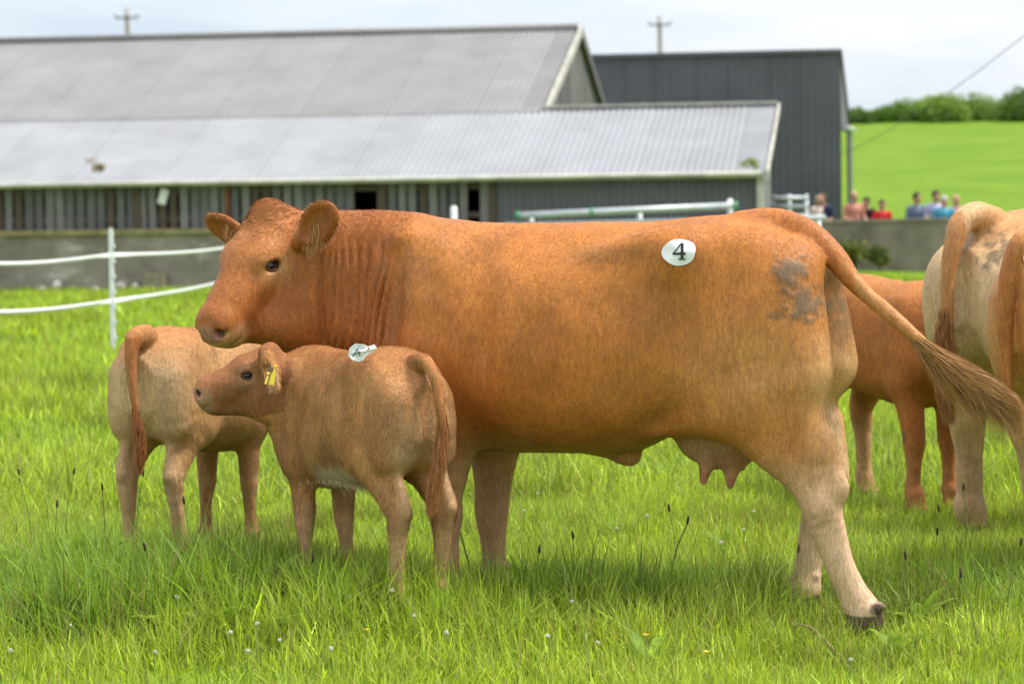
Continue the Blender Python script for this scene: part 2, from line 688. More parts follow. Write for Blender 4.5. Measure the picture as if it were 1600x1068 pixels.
def eye_parts(H, parent, mat_eye, mat_lid, sides=(1, -1), sc=1.0):
    for sd in sides:
        c = H.p(0.203, sd * 0.0975, -0.070)
        b = MB()
        r = 0.0275 * H.s * sc
        n, m = 14, 9
        ct, st = math.cos(H.eye_tilt), math.sin(H.eye_tilt)
        e0, e2 = ct * H.F + st * H.U, ct * H.U - st * H.F
        vs = []
        for i in range(m + 1):
            th = math.pi * i / m
            for j in range(n):
                ph = 2 * math.pi * j / n
                vs.append(c + r * (math.cos(th) * H.L * sd * .92 + math.sin(th) * (1.28 * math.cos(ph) * e0 + .80 * math.sin(ph) * e2)))
        fs = [(i * n + j, i * n + (j + 1) % n, (i + 1) * n + (j + 1) % n, (i + 1) * n + j) for i in range(m) for j in range(n)]
        if sd < 0:
            fs = [f[::-1] for f in fs]
        b.add(vs, fs)
        o = b.build('eye', mat_eye, parent, smooth=True)
        # lid rim round the almond opening
        ring = []
        for j in range(20):
            a = 2 * math.pi * j / 20
            x, y = math.cos(a) * 0.031, math.sin(a) * (0.0180 if math.sin(a) > 0 else 0.0155)
            ct, st = math.cos(H.eye_tilt), math.sin(H.eye_tilt)
            ring.append(H.p(0.203 + ct * x - st * y, sd * (0.1195 - 0.35 * abs(x) - 0.10 * max(0, -y)), -0.070 + st * x + ct * y))
        lid = MB().tube(ring + [ring[0]], 0.0050 * H.s, 6, cap=False).build('eyelid', mat_lid, o, smooth=True)
    return


def hairs(name, V, F, N, cols, count, length, flow, mat, parent, width=0.0016, lift=0.28, jitter=0.35, seed=1, bend=0.0, weight=None, two=False, vary=0.13):
    """short coat hair as thin blades lying on the skin. length, flow: per vertex arrays"""
    r = np.random.default_rng(seed)
    tri_area = np.linalg.norm(np.cross(V[F[:, 2]] - V[F[:, 0]], V[F[:, 3]] - V[F[:, 1]]), axis=1) / 2
    if weight is not None:
        tri_area = tri_area * weight[F].mean(1)
    cdf = np.cumsum(tri_area); cdf /= cdf[-1]
    fi = np.searchsorted(cdf, r.random(count))
    a, b = r.random(count)[:, None], r.random(count)[:, None]
    q = F[fi]
    w = [(1 - a) * (1 - b), a * (1 - b), a * b, (1 - a) * b]
    itp = lambda A: sum(w[i] * A[q[:, i]] for i in range(4))
    p, n = itp(V), itp(N)
    n /= np.linalg.norm(n, axis=1)[:, None] + 1e-9
    f = itp(flow) + r.normal(0, jitter, (count, 3)) * 0.6
    f = f - n * (f * n).sum(1)[:, None]
    f /= np.linalg.norm(f, axis=1)[:, None] + 1e-9
    L = itp(length[:, None])[:, 0] * r.uniform(0.6, 1.25, count)
    c = itp(cols) * r.uniform(1 - vary, 1 + vary, count)[:, None]
    sd = np.cross(n, f)
    lf = lift * r.uniform(0.4, 1.5, count)[:, None]
    wd = width * r.uniform(0.7, 1.4, count)[:, None]
    root = p - n * 0.0012
    if two:
        mid = root + (f * 0.55 + n * lf * 0.75) * L[:, None]
        tip = root + (f * 1.0 + n * lf * 0.8 + np.array([0, 0, -bend])) * L[:, None]
        VV = np.stack([root - sd * wd, root + sd * wd, mid + sd * wd * 0.7, mid - sd * wd * 0.7, tip], 1).reshape(-1, 3)
        base = np.arange(count)[:, None] * 5
        FF = np.concatenate([base + np.array([0, 1, 2]), base + np.array([0, 2, 3]), base + np.array([3, 2, 4])])
        CC = np.repeat(c, 5, 0)
    else:
        tip = root + (f + n * lf) * L[:, None]
        VV = np.stack([root - sd * wd, root + sd * wd, tip], 1).reshape(-1, 3)
        FF = np.arange(count * 3).reshape(-1, 3)
        CC = np.repeat(c, 3, 0)
    me = mesh_np(name, VV, FF, CC, smooth=False)
    o = link(name, me, mat, parent)
    return o


def tuft(name, paths, cols, mat, parent, width=0.0018, seed=3):
    """long hair: list of polylines (k,3) drawn as ribbons"""
    VV, FF, CC = [], [], []
    b = 0
    r = np.random.default_rng(seed)
    for pth, c in zip(paths, cols):
        k = len(pth)
        t = np.gradient(pth, axis=0)
        sd = np.cross(t, r.normal(0, 1, 3))
        sd /= np.linalg.norm(sd, axis=1)[:, None] + 1e-9
        wv = width * np.linspace(1, 0.25, k)[:, None]
        VV.append(np.concatenate([pth - sd * wv, pth + sd * wv]))
        i = np.arange(k - 1)
        FF.append(np.stack([b + i, b + i + 1, b + k + i + 1, b + k + i], 1))
        CC.append(np.repeat(np.array(c)[None], 2 * k, 0))
        b += 2 * k
    me = mesh_np(name, np.concatenate(VV), np.concatenate(FF), np.concatenate(CC), smooth=True)
    return link(name, me, mat, parent)


def coat_material(name, rough=0.52, spec=0.26, bump=0.35):
    """short hair: streaks along the lie of the coat, soft mottling, slight gloss"""
    m = Mat(name, rough, spec)
    col = m.attr()
    n1 = m.noise(230.0, 3, 0.6, stretch=(1, 1, 0.16), rot=(0, 0.35, 0))
    n2 = m.noise(75.0, 4, 0.6, stretch=(1, 1, 0.20), rot=(0, 0.35, 0))
    n3 = m.noise(9.0, 6, 0.65, stretch=(1, 1, 0.7))
    n4 = m.noise(2.6, 4, 0.6)
    c = col
    for n, lo, hi in ((n1, .76, 1.26), (n2, .80, 1.22), (n3, .82, 1.16), (n4, .90, 1.10)):
        c = m.mix(1.0, c, m.ramp(n, [(.28, (lo, lo * .97, lo * .94)), (.72, (hi, hi, hi))]), 'MULTIPLY')
    m.color(c)
    add = m.n('ShaderNodeMath', operation='MULTIPLY_ADD')
    m.l(n2, add.inputs[0]); add.inputs[1].default_value = 1.6
    m.l(n1, add.inputs[2])
    m.bump(add.outputs[0], bump, 0.004)
    m.l(m.ramp(n3, [(.3, (rough - .1,) * 3), (.7, (rough + .12,) * 3)]), m.b.inputs['Roughness'])
    return m.m


def hair_material(name):
    m = Mat(name, 0.5, 0.16)
    m.color(m.attr())
    return m.m


M_COAT = coat_material('coat')
M_CALF = coat_material('calf_coat', 0.7, 0.14, 0.55)
M_HAIR = hair_material('hair')
_e = Mat('eyeball', 0.06, 0.6); _e.color((0.012, 0.007, 0.005)); M_EYE = _e.m
M_LID = plain('eyelid_skin', (0.12, 0.050, 0.032), 0.45, 0.4, scale=60)
M_HORN = plain('hoof_horn', (0.10, 0.075, 0.055), 0.6, 0.3, scale=40, var=0.4)

# ------------------------------------------------------------------ the cow
C_TAN = (0.47, 0.172, 0.034)
C_RED = (0.285, 0.086, 0.018)
C_CREAM = (0.66, 0.47, 0.29)
C_PALE = (0.70, 0.50, 0.34)
C_HOOF = (0.10, 0.075, 0.055)
C_MUD = (0.15, 0.115, 0.075)


def leg(S, pts, k=0.035, sq=0.86):
    S.chain(pts, k, sq)
    return S


def hoof(S, x, y, s=1.0, fx=1.0, z0=0.0, dew=True):
    """cloven hoof, toes towards fx"""
    for sd in (1, -1):
        S.cone((x - 0.015 * fx * s, y + sd * 0.024 * s, z0 + 0.085 * s), (x + 0.045 * fx * s, y + sd * 0.028 * s, z0 + 0.022 * s), 0.036 * s, 0.030 * s, 0.012)
        if dew:
            S.ell((x - 0.055 * fx * s, y + sd * 0.022 * s, z0 + 0.135 * s), (0.022 * s, 0.016 * s, 0.016 * s), None, 0.008)
    return S


def build_cow():
    fr = Frame(960, 9.95, 160)
    at = fr.at

    def mi(px, py, l):
        q = at(px, py, abs(l))
        return np.array([q[0], l, q[2]])
    S = Sdf((-1.45, -0.55, -0.02), (1.75, 0.60, 1.72), 0.0075)
    rows = [(455, 352, 530, .12, .03), (490, 343, 545, .145, .02), (530, 337, 556, .165), (580, 336, 585, .20), (640, 340, 640, .265),
            (700, 344, 690, .305), (780, 349, 704, .335), (860, 347, 705, .36), (950, 346, 707, .375), (1010, 346, 700, .37),
            (1060, 342, 668, .345), (1110, 336, 655, .32), (1150, 334, 640, .30), (1200, 340, 625, .26), (1232, 362, 600, .20), (1252, 405, 560, .13)]
    st = []
    for r in rows:
        y = r[4] if len(r) > 4 else 0.0
        a, b = at(r[0], r[1], y), at(r[0], r[2], y)
        st.append((a[0], a[2], b[2], r[3], y))
    S.trunk(st, 0.02, 2.3, 0.14)
    # neck crest, throat and brisket
    S.cone(at(500, 372, .02), at(640, 385, 0), .075, .10, .08)
    S.cone(at(455, 480, .05), at(600, 520, .03), .13, .17, .08)
    S.cone(at(600, 560, 0), at(700, 650, 0), .13, .15, .08)
    # shoulder blade and arm
    for sd in (1, -1):
        S.ell(mi(665, 490, .19 * sd), (.15, .085, .26), None, .16)
        S.cone(mi(640, 385, .175 * sd), mi(668, 540, .265 * sd), .055, .075, .07)
        S.cone(mi(640, 560, .20 * sd), mi(700, 655, .20 * sd), .125, .105, .10)
        # hip bone, loin, pin bone
        S.ell(mi(1035, 392, .245 * sd), (.085, .055, .065), None, .09)
        S.ell(mi(1000, 420, .25 * sd), (.16, .06, .10), None, .10)
        S.cone(mi(1085, 400, .20 * sd), mi(1225, 405, .14 * sd), .10, .085, .10)
        S.ell(mi(1256, 412, .130 * sd), (.075, .06, .07), None, .07)
        # thigh
        S.ell(mi(1176, 535, .185 * sd), (.255, .155, .35), None, .10)
        S.cone(mi(1232, 455, .160 * sd), mi(1250, 580, .185 * sd), .095, .115, .08)
        S.ell(mi(1120, 610, .215 * sd), (.13, .085, .16), None, .09)      # stifle
        S.ell(mi(880, 545, .20 * sd), (.42, .19, .30), None, .12)         # ribs
    # cleft between the buttocks, hollow of the flank, hollow before the hip
    S.cone(at(1322, 440, 0), at(1305, 650, 0), .030, .04, .05, 's')
    S.ell(at(1318, 412, 0), (.06, .045, .06), None, .03, 's')
    for sd in (1, -1):
        S.ell(mi(935, 405, .425 * sd), (.19, .065, .045), None, .08, 's')
        S.cone(mi(612, 400, .285 * sd), mi(606, 560, .335 * sd), .03, .035, .07, 's')
        S.cone(mi(1205, 450, .36 * sd), mi(1165, 640, .38 * sd), .025, .02, .06, 's')
        S.ell(mi(1055, 525, .46 * sd), (.07, .10, .15), None, .09, 's')
        S.ell(mi(745, 470, .405 * sd), (.035, .06, .22), None, .08, 's')     # hollow behind the shoulder
    # fold from flank to stifle, navel flap
    S.cone(at(1030, 668, .20), at(1120, 650, .22), .035, .07, .06)
    S.cone(at(930, 690, 0), at(985, 712, 0), .03, .028, .05)
    S.ell(at(978, 712, 0), (.045, .018, .03), None, .03)
    # udder and teats
    S.ell(at(1120, 676, 0), (.16, .13, .12), None, .05)
    S.ell(at(1145, 695, .05), (.085, .075, .085), None, .05)
    for px, py, ex, ey, l in ((1105, 715, 1099, 752, .07), (1143, 728, 1141, 758, .075), (1118, 705, 1120, 728, -.06), (1158, 712, 1160, 730, -.06)):
        S.cone(at(px, py, l), at(ex, ey, l), .030, .0135, .03)
    # near hind leg
    l = .20
    leg(S, [(at(1170, 625, l), .160), (at(1222, 690, l), .122), (at(1262, 742, l), .090), (at(1282, 785, l), .076), (at(1293, 822, l), .065),
            (at(1311, 880, l), .053), (at(1332, 925, l), .055), (at(1345, 948, l), .062), (at(1356, 972, l), .052)], .05, .80)
    S.cone(at(1272, 690, l + .075), at(1295, 752, l + .065), .012, .012, .03, 's')
    S.cone(at(1306, 835, l + .055), at(1334, 915, l + .050), .008, .008, .02, 's')
    S.ell(at(1283, 792, l + .050), (.028, .020, .040), None, .04)
    S.cone(at(1232, 610, l), at(1266, 705, l), .105, .072, .07)
    S.cone(at(1285, 690, l), at(1308, 758, l), .035, .034, .05)      # tendon to point of hock
    S.ell(at(1309, 764, l), (.032, .026, .045), None, .04)
    q = at(1355, 985, l)
    S.cone(at(1354, 968, l), (q[0], l, .06), .050, .052, .03)
    hoof(S, q[0], l, 1.0, dew=False)
    S.ell(at(1370, 948, l + .03), (.034, .021, .021), None, .008)
    S.ell(at(1369, 950, l - .03), (.034, .021, .021), None, .008)
    hind_near = at(1376, 949, l)
    # far hind leg
    l = -.19
    leg(S, [(at(1235, 600, l), .15), (at(1268, 680, l), .105), (at(1286, 735, l), .085), (at(1282, 785, l), .068), (at(1272, 830, l), .056),
            (at(1262, 885, l), .050), (at(1256, 920, l), .055)], .05)
    S.cone(at(1300, 660, l), at(1304, 745, l), .04, .036, .06)
    q = at(1250, 950, l)
    S.cone(at(1256, 918, l), (q[0], l, .09), .058, .052, .03)
    hoof(S, q[0], l, 1.05)
    # fore legs
    l = .19
    leg(S, [(at(700, 650, l), .125), (at(699, 720, l), .092), (at(697, 775, l), .066), (at(697, 803, l), .066), (at(697, 840, l), .050),
            (at(698, 890, l), .050), (at(698, 925, l), .058)], .04)
    q = at(694, 950, l)
    S.cone(at(698, 922, l), (q[0], l, .09), .056, .05, .03)
    hoof(S, q[0], l, 1.0)
    l = -.17
    leg(S, [(at(768, 650, l), .13), (at(772, 700, l), .100), (at(770, 755, l), .072), (at(768, 800, l), .066), (at(770, 838, l), .052),
            (at(773, 885, l), .047), (at(774, 912, l), .055)], .04)
    q = at(770, 930, l)
    S.cone(at(774, 910, l), (q[0], l, .09), .058, .05, .03)
    hoof(S, q[0], l, 1.0)
    # head
    H = Head(at(421, 325, .07), 228 - 160, 45, 1.10, 0, (1, 1, 1.04), 32)
    head_shape(S, H)
    S.cone(H.p(0.05, 0, -0.12), at(530, 425, .03), .10, .15, .10)           # nape into neck
    S.cone(H.p(0.16, 0, -0.19), at(500, 490, .06), .085, .12, .08)           # throat
    S.cone(H.p(0.36, 0, -0.185), at(470, 512, .10), .038, .085, .06)
    S.cone(at(400, 505, .16), at(520, 515, .06), .06, .10, .07)
    # ears
    toc = fr.R @ np.array([-0.1, -1, 0.1])
    e1 = (at(474, 372, .20), at(522, 326, .27))
    R1 = ear(S, e1[0], e1[1], toc + np.array([0.5, 0, -0.2]), .150)
    e2 = (at(384, 372, -.02), at(325, 344, -.06))
    R2 = ear(S, e2[0], e2[1], toc + np.array([0.2, -.4, -0.5]), .130)
    # tail
    tp = [(1165, 362, .0, .075), (1215, 352, .0, .062), (1262, 368, .02, .056), (1300, 396, .05, .043), (1330, 436, .09, .034), (1362, 468, .12, .027), (1408, 506, .15, .021), (1452, 545, .17, .016), (1490, 580, .18, .012)]
    S.chain([(at(a, b, l), r) for a, b, l, r in tp], .03)
    V, F = S.mesh(2)
    N = normals(V, F)
    px, py = fr.project(V)
    # neck wrinkles: vertical skin folds, strongest low on the neck
    hc = H.coords(V)
    neck = sstep(500, 520, px) * (1 - sstep(590, 622, px)) * sstep(345, 385, py) * (1 - sstep(545, 585, py)) * (V[:, 1] > -0.1)
    ph = (px + 0.12 * (py - 450)) / 13.0 + 2.6 * (vnoise(V * np.array([1, 1, .45]), 6, 5, 2) - .5)
    amp = 0.025 * np.clip(1.9 * vnoise(V * np.array([1, 1, .5]), 9, 6, 2) - .25, .35, 1.3) * sstep(345, 440, py)
    fold = -np.abs(np.sin(math.pi * ph)) ** 0.6
    V = V - N * (neck * amp * (1 + fold) * 1.3)[:, None]
    # hide relief: broad muscle and rib undulation
    rib = sstep(720, 800, px) * (1 - sstep(980, 1040, px)) * sstep(420, 480, py) * (1 - sstep(640, 690, py))
    V = V + N * (0.005 * rib * np.sin((px + 0.25 * (py - 500)) / 8.5) * (vnoise(V, 5, 9) - .2))[:, None]
    V = V + N * (0.010 * (vnoise(V, 5.5, 11, 2) - .5) + 0.004 * (vnoise(V, 16, 12, 2) - .5))[:, None] * (sstep(0.25, 0.5, V[:, 2]) * (1 - np.clip(blob(hc, (.25, 0, -.1), (.3, .2, .2)) * 2, 0, .85)))[:, None]
    # edge of the jaw against the neck
    jx = 497 + (py - 390) * .04
    V = V - N * (0.020 * np.exp(-((px - jx) / 5.5) ** 2) * sstep(388, 430, py) * (1 - sstep(520, 555, py)) * (V[:, 1] > .04))[:, None]
    # wrinkles round the hock
    hk = blob(V, at(1278, 815, .2), (.09, .12, .05))
    V = V + N * (0.0014 * hk * np.sin(V[:, 2] * 150 + 60 * V[:, 0] + 9 * vnoise(V, 20, 8)))[:, None]
    # loose-skin creases on flank and shoulder
    rg = 1 - np.abs(2 * vnoise(V * np.array([1, 1, .38]), 11, 14, 2) - 1)
    sk = sstep(.72, .9, V[:, 2]) * (1 - sstep(1.30, 1.42, V[:, 2])) * (px > 600)
    V = V + N * (0.0015 * sk * (1 - rg) + 0.011 * sk * (vnoise(V * np.array([1, 1, .3]), 8, 15, 2) - .5))[:, None]
    N = normals(V, F)
    # ---- colours
    nz = vnoise(V, 4, 21)
    C = np.tile(np.array(C_TAN), (len(V), 1))
    C = C * (0.90 + 0.2 * nz)[:, None]
    C = lerpc(C, C_RED, 0.85 * (1 - sstep(560, 690, px + 40 * (nz - .5))) * sstep(.36, .70, V[:, 2]))
    C = lerpc(C, (0.40, 0.145, 0.036), 0.65 * sstep(560, 690, py) * (1 - sstep(1010, 1150, px)) * sstep(.3, .6, V[:, 2]))  # lower flank: darker coat with some underside shade painted in
    C = lerpc(C, (0.56, 0.285, 0.105), 0.75 * blob(V, at(1190, 590, .3), (.28, .4, .22)))
    C = lerpc(C, (0.60, 0.36, 0.17), 0.8 * sstep(1235, 1300, px) * sstep(480, 580, py) * sstep(.36, .70, V[:, 2]) * (px < 1345))
    lo = 1 - sstep(0.30, 0.86, V[:, 2] + 0.12 * (nz - .5))
    C = lerpc(C, C_PALE, 0.9 * lo * sstep(670, 750, py))
    C = lerpc(C, (0.46, 0.25, 0.12), 0.8 * sstep(650, 720, py) * (px < 830))
    inner = np.clip(-N[:, 1] * np.sign(V[:, 1]), 0, 1) * (V[:, 2] < .85) * (np.abs(V[:, 1]) < .22) * (px > 1180)
    C = lerpc(C, C_CREAM, 0.8 * inner)
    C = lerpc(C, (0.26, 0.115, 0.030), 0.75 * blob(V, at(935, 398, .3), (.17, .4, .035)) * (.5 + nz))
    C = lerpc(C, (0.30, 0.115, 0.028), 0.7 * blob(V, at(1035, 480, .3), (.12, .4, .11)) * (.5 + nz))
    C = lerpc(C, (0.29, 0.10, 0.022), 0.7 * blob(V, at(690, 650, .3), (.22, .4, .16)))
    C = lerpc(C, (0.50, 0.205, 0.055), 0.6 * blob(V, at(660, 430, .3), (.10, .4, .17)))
    C = lerpc(C, (0.30, 0.13, 0.045), 0.6 * sstep(.52, .68, vnoise(V * np.array([1, 1, .5]), 6, 88)) * sstep(560, 620, px) * (1 - sstep(640, 700, px)) * (py > 400))
    C = lerpc(C, (0.33, 0.13, 0.035), 0.35 * sstep(.5, .7, vnoise(V * np.array([1, 1, .6]), 5, 87)) * (V[:, 2] > .6))
    ud = np.maximum(blob(V, at(1125, 690, .03), (.17, .16, .10)), blob(V, at(1120, 725, 0), (.10, .14, .07)))
    C = lerpc(C, (0.52, 0.29, 0.18), sstep(.25, .6, ud) * (py > 655))
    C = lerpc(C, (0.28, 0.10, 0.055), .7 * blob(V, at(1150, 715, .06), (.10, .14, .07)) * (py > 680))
    tt = np.maximum.reduce([blob(V, at(a, b, l), .035) for a, b, l in ((1100, 742, .07), (1142, 750, .075), (1120, 735, -.06), (1157, 740, -.06))])
    C = lerpc(C, np.array((0.45, 0.18, 0.125)), sstep(.2, .7, tt) * (py > 705) * (.6 + .5 * vnoise(V, 60, 3)))
    # mud on the buttock and dirt beside the tail
    mn = vnoise(V * np.array([1, 1, 1]), 38, 31, 3)
    mud = np.maximum(blob(V, at(1240, 425, .2), (.075, .2, .075)), 0.9 * blob(V, at(1262, 475, .2), (.085, .2, .10)))
    mud = sstep(0.30, 0.80, mud * 0.95 + .55 * (vnoise(V, 70, 33, 3) - .5) + .5 * (mn - .5)) * (V[:, 1] > .02)
    C = lerpc(C, C_MUD, mud * 0.85)
    V = V + N * (mud * 0.004)[:, None]
    d2 = sstep(.5, .62, blob(V, at(1215, 492, .3), (.05, .3, .02)) * .8 + .5 * (mn - .3))
    C = lerpc(C, C_MUD, d2 * .5)
    rear = (px > 1255) & (py > 395) & (V[:, 2] > .75)
    C = lerpc(C, (0.17, 0.115, 0.065), 0.95 * rear * blob(V, at(1312, 470, -.10), (.13, .20, .17)) * np.clip(.2 + 1.3 * mn, 0, 1))
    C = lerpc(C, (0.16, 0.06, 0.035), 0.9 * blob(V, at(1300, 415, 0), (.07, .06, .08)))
    # tail: darker underside
    tl = (px > 1335) & (V[:, 2] > .7)
    C = lerpc(C, (0.48, 0.25, 0.09), tl * 0.6)
    C = lerpc(C, (0.40, 0.14, 0.035), 0.7 * (px > 1165) * (py < 400) * (px < 1330) * (np.abs(V[:, 1]) < .1))
    # face
    hd = sstep(-.12, .04, hc[:, 0]) * (hc[:, 0] < .62) * (1 - sstep(.09, .20, np.abs(hc[:, 1]))) * (1 - sstep(.12, .30, -hc[:, 2]))
    C = lerpc(C, (0.37, 0.128, 0.033), 0.9 * hd)
    C = lerpc(C, (0.46, 0.20, 0.07), 0.7 * hd * blob(hc, (.12, 0, -.01), (.12, .12, .05)))
    for sd in (1, -1):
        C = lerpc(C, (0.60, 0.37, 0.17), 0.75 * blob(hc, (.205, sd * .112, -.078), (.058, .05, .042)))
        C = lerpc(C, (0.24, 0.09, 0.05), 0.9 * sstep(.35, .8, blob(hc, (.203, sd * .112, -.07), (.034, .03, .028))))
    muz = blob(hc, (.475, 0, -.145), (.075, .12, .055))
    C = lerpc(C, (0.58, 0.35, 0.16), 0.9 * sstep(.15, .6, muz))
    nose = blob(hc, (.515, 0, -.088), (.036, .075, .040))
    C = lerpc(C, (0.36, 0.18, 0.13), sstep(.3, .62, nose))
    for sd in (1, -1):
        C = lerpc(C, (0.09, 0.035, 0.028), sstep(.4, .75, blob(hc, (.500, sd * .052, -.090), (.026, .022, .024))))
    C = lerpc(C, (0.13, 0.06, 0.04), 0.8 * sstep(.55, .9, np.exp(-((hc[:, 2] + .150) / .008) ** 2) * (hc[:, 0] > .455) * (hc[:, 0] < .50) * (np.abs(hc[:, 1]) < .12)))  # crease shadow of the mouth, painted as a dark line
    # ears: dark hollow, pale rim
    for (b_, t_), R_ in ((e1, R1), (e2, R2)):
        q = (V - (np.array(b_) + np.array(t_)) / 2) @ R_.T
        inn = np.exp(-((q[:, 0] / .06) ** 2 + (q[:, 1] / .038) ** 2 + (q[:, 2] / .05) ** 2))
        C = lerpc(C, (0.26, 0.095, 0.03), 0.8 * inn * (N @ R_[2] > .2))
    hf = (V[:, 2] < .055 + .02 * nz)
    C = lerpc(C, C_HOOF, hf * 0.95)
    dew = blob(V, hind_near, (.036, .10, .030))
    C = lerpc(C, (0.10, 0.07, 0.055), sstep(.3, .6, dew))
    C = np.clip(C, 0.005, 0.9)
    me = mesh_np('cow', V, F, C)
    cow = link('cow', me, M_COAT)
    cow.location = fr.o
    cow.rotation_euler = (0, 0, fr.h)
    tag(cow, 'large red-tan cow with a white number disc on her hip and tail swung out', 'cow')
    eye_parts(H, cow, M_EYE, M_LID)
    # coat hair
    fl = np.tile(np.array([-0.55, 0, -0.8]), (len(V), 1))
    hm = (px < 500) & (px > 290) & (py < 560)
    fl[hm] = -0.4 * H.F - 0.3 * H.U + 0.5 * H.L
    fl[hc[:, 0] < 0.07] = np.where(hm[hc[:, 0] < 0.07][:, None], (0.9 * H.U + 0.4 * H.F)[None], fl[hc[:, 0] < 0.07])
    ln = np.full(len(V), 0.012)
    ln += 0.012 * blob(hc, (.02, 0, 0), (.07, .1, .06))
    ln += 0.008 * ((px > 500) & (px < 640) & (py < 372))
    ln *= np.where(V[:, 2] < .09, 0.2, 1) * np.where(tt > .25, .15, 1) * np.where(nose > .25, 0.0, 1) * np.where(muz > .3, .55, 1) * (1 - .7 * mud)
    eye_m = np.maximum(blob(hc, (.203, .112, -.07), (.045, .04, .03)), blob(hc, (.203, -.112, -.07), (.045, .04, .03)))
    ln *= np.where(eye_m > .35, 0.25, 1)
    hairs('coat_hair', V, F, N, C, 220000, ln * 1.25, fl, M_HAIR, cow, 0.0010, 0.22, 0.35, 1, vary=.24)
    # ear fringe
    r = np.random.default_rng(5)
    paths, cols = [], []
    for (b_, t_), R_, nn, wd in ((e1, R1, 900, .150), (e2, R2, 420, .130)):
        b_, t_ = np.array(b_), np.array(t_)
        ln_ = np.linalg.norm(t_ - b_)
        for i in range(nn):
            u = r.uniform(0.0, 1.0)
            if r.random() < 0.55:
                ang = r.uniform(0, 2 * math.pi)
                st_ = (b_ + t_) / 2 + R_[0] * ln_ * .50 * math.cos(ang) + R_[1] * wd * .46 * math.sin(ang)
                d = R_[0] * math.cos(ang) * .7 + R_[1] * math.sin(ang) * .7 + np.array([0, 0, -.25]) + R_[2] * .2
                L = r.uniform(.010, .026)
            else:
                st_ = b_ + R_[0] * ln_ * r.uniform(.05, .5) + R_[1] * wd * r.uniform(-.38, .1) - R_[2] * .0
                d = np.array([0, 0, -.9]) + R_[2] * .35 + R_[0] * r.uniform(-.2, .35)
                L = r.uniform(.03, .06)
            d = d + r.normal(0, .18, 3)
            d /= np.linalg.norm(d)
            t = np.linspace(0, 1, 4)[:, None]
            paths.append(st_ + d * L * t + np.array([0, 0, -1.0]) * (L * .3) * t * t)
            g = r.uniform(.75, 1.2)
            base = np.array((0.56, 0.33, 0.13)) if r.random() < .55 else np.array((0.40, 0.16, 0.045))
            cols.append(base * g)
    tuft('ear_hair', paths, cols, M_HAIR, cow, .0011)
    # curls on the poll and crest
    pw = blob(hc, (.03, 0, .0), (.075, .075, .07))
    cf = np.stack([vnoise(V, 26, 301, 1) - .5, vnoise(V, 26, 302, 1) - .5, vnoise(V, 26, 303, 1) - .5], 1) * 3 + H.U * .4
    hairs('poll_hair', V, F, N, C, 2600, np.full(len(V), .022), cf, M_HAIR, cow, .0010, .38, .25, 12, bend=.2, weight=pw + 1e-6, two=True, vary=.3)
    # tail brush
    line = np.array([at(a, b, l) for a, b, l in ((1392, 494, .145), (1430, 527, .165), (1472, 562, .18), (1512, 590, .19), (1548, 611, .19), (1578, 628, .19), (1600, 642, .18))])
    seg = np.linspace(0, 1, len(line))
    paths, cols = [], []
    for i in range(7500):
        t0 = r.beta(1.4, 1.6) * 0.62
        ln_ = r.uniform(.22, .48)
        tt_ = np.linspace(t0, min(1.0, t0 + ln_), 8)
        q = np.stack([np.interp(tt_, seg, line[:, k]) for k in range(3)], 1)
        off = r.normal(0, 1, 3)
        off /= np.linalg.norm(off)
        rad0 = .012
        spread = r.uniform(.2, 1.0) * (.048 if t0 > .12 else .020)
        s_ = np.linspace(0, 1, 8)[:, None]
        sag = r.random() ** 3 * .13
        bulge = np.sin(np.pi * np.clip((tt_ - .05) / .95, 0, 1))[:, None]
        lock = np.array([math.sin(i * .37), math.cos(i * .53), math.sin(i * .91)]) * .012
        q = q + off * (rad0 + spread * bulge * np.sqrt(s_)) + lock * s_ * np.sin(s_ * 7) + np.array([0, 0, -1]) * sag * s_ ** 2
        paths.append(q)
        g = r.uniform(.6, 1.25)
        base = np.array((0.50, 0.27, 0.095)) if r.random() < .6 else (np.array((0.34, 0.155, 0.05)) if r.random() < .7 else np.array((0.17, 0.10, 0.055)))
        cols.append(base * g)
    tuft('tail_brush', paths, cols, M_HAIR, cow, .0010)
    return cow, fr, H




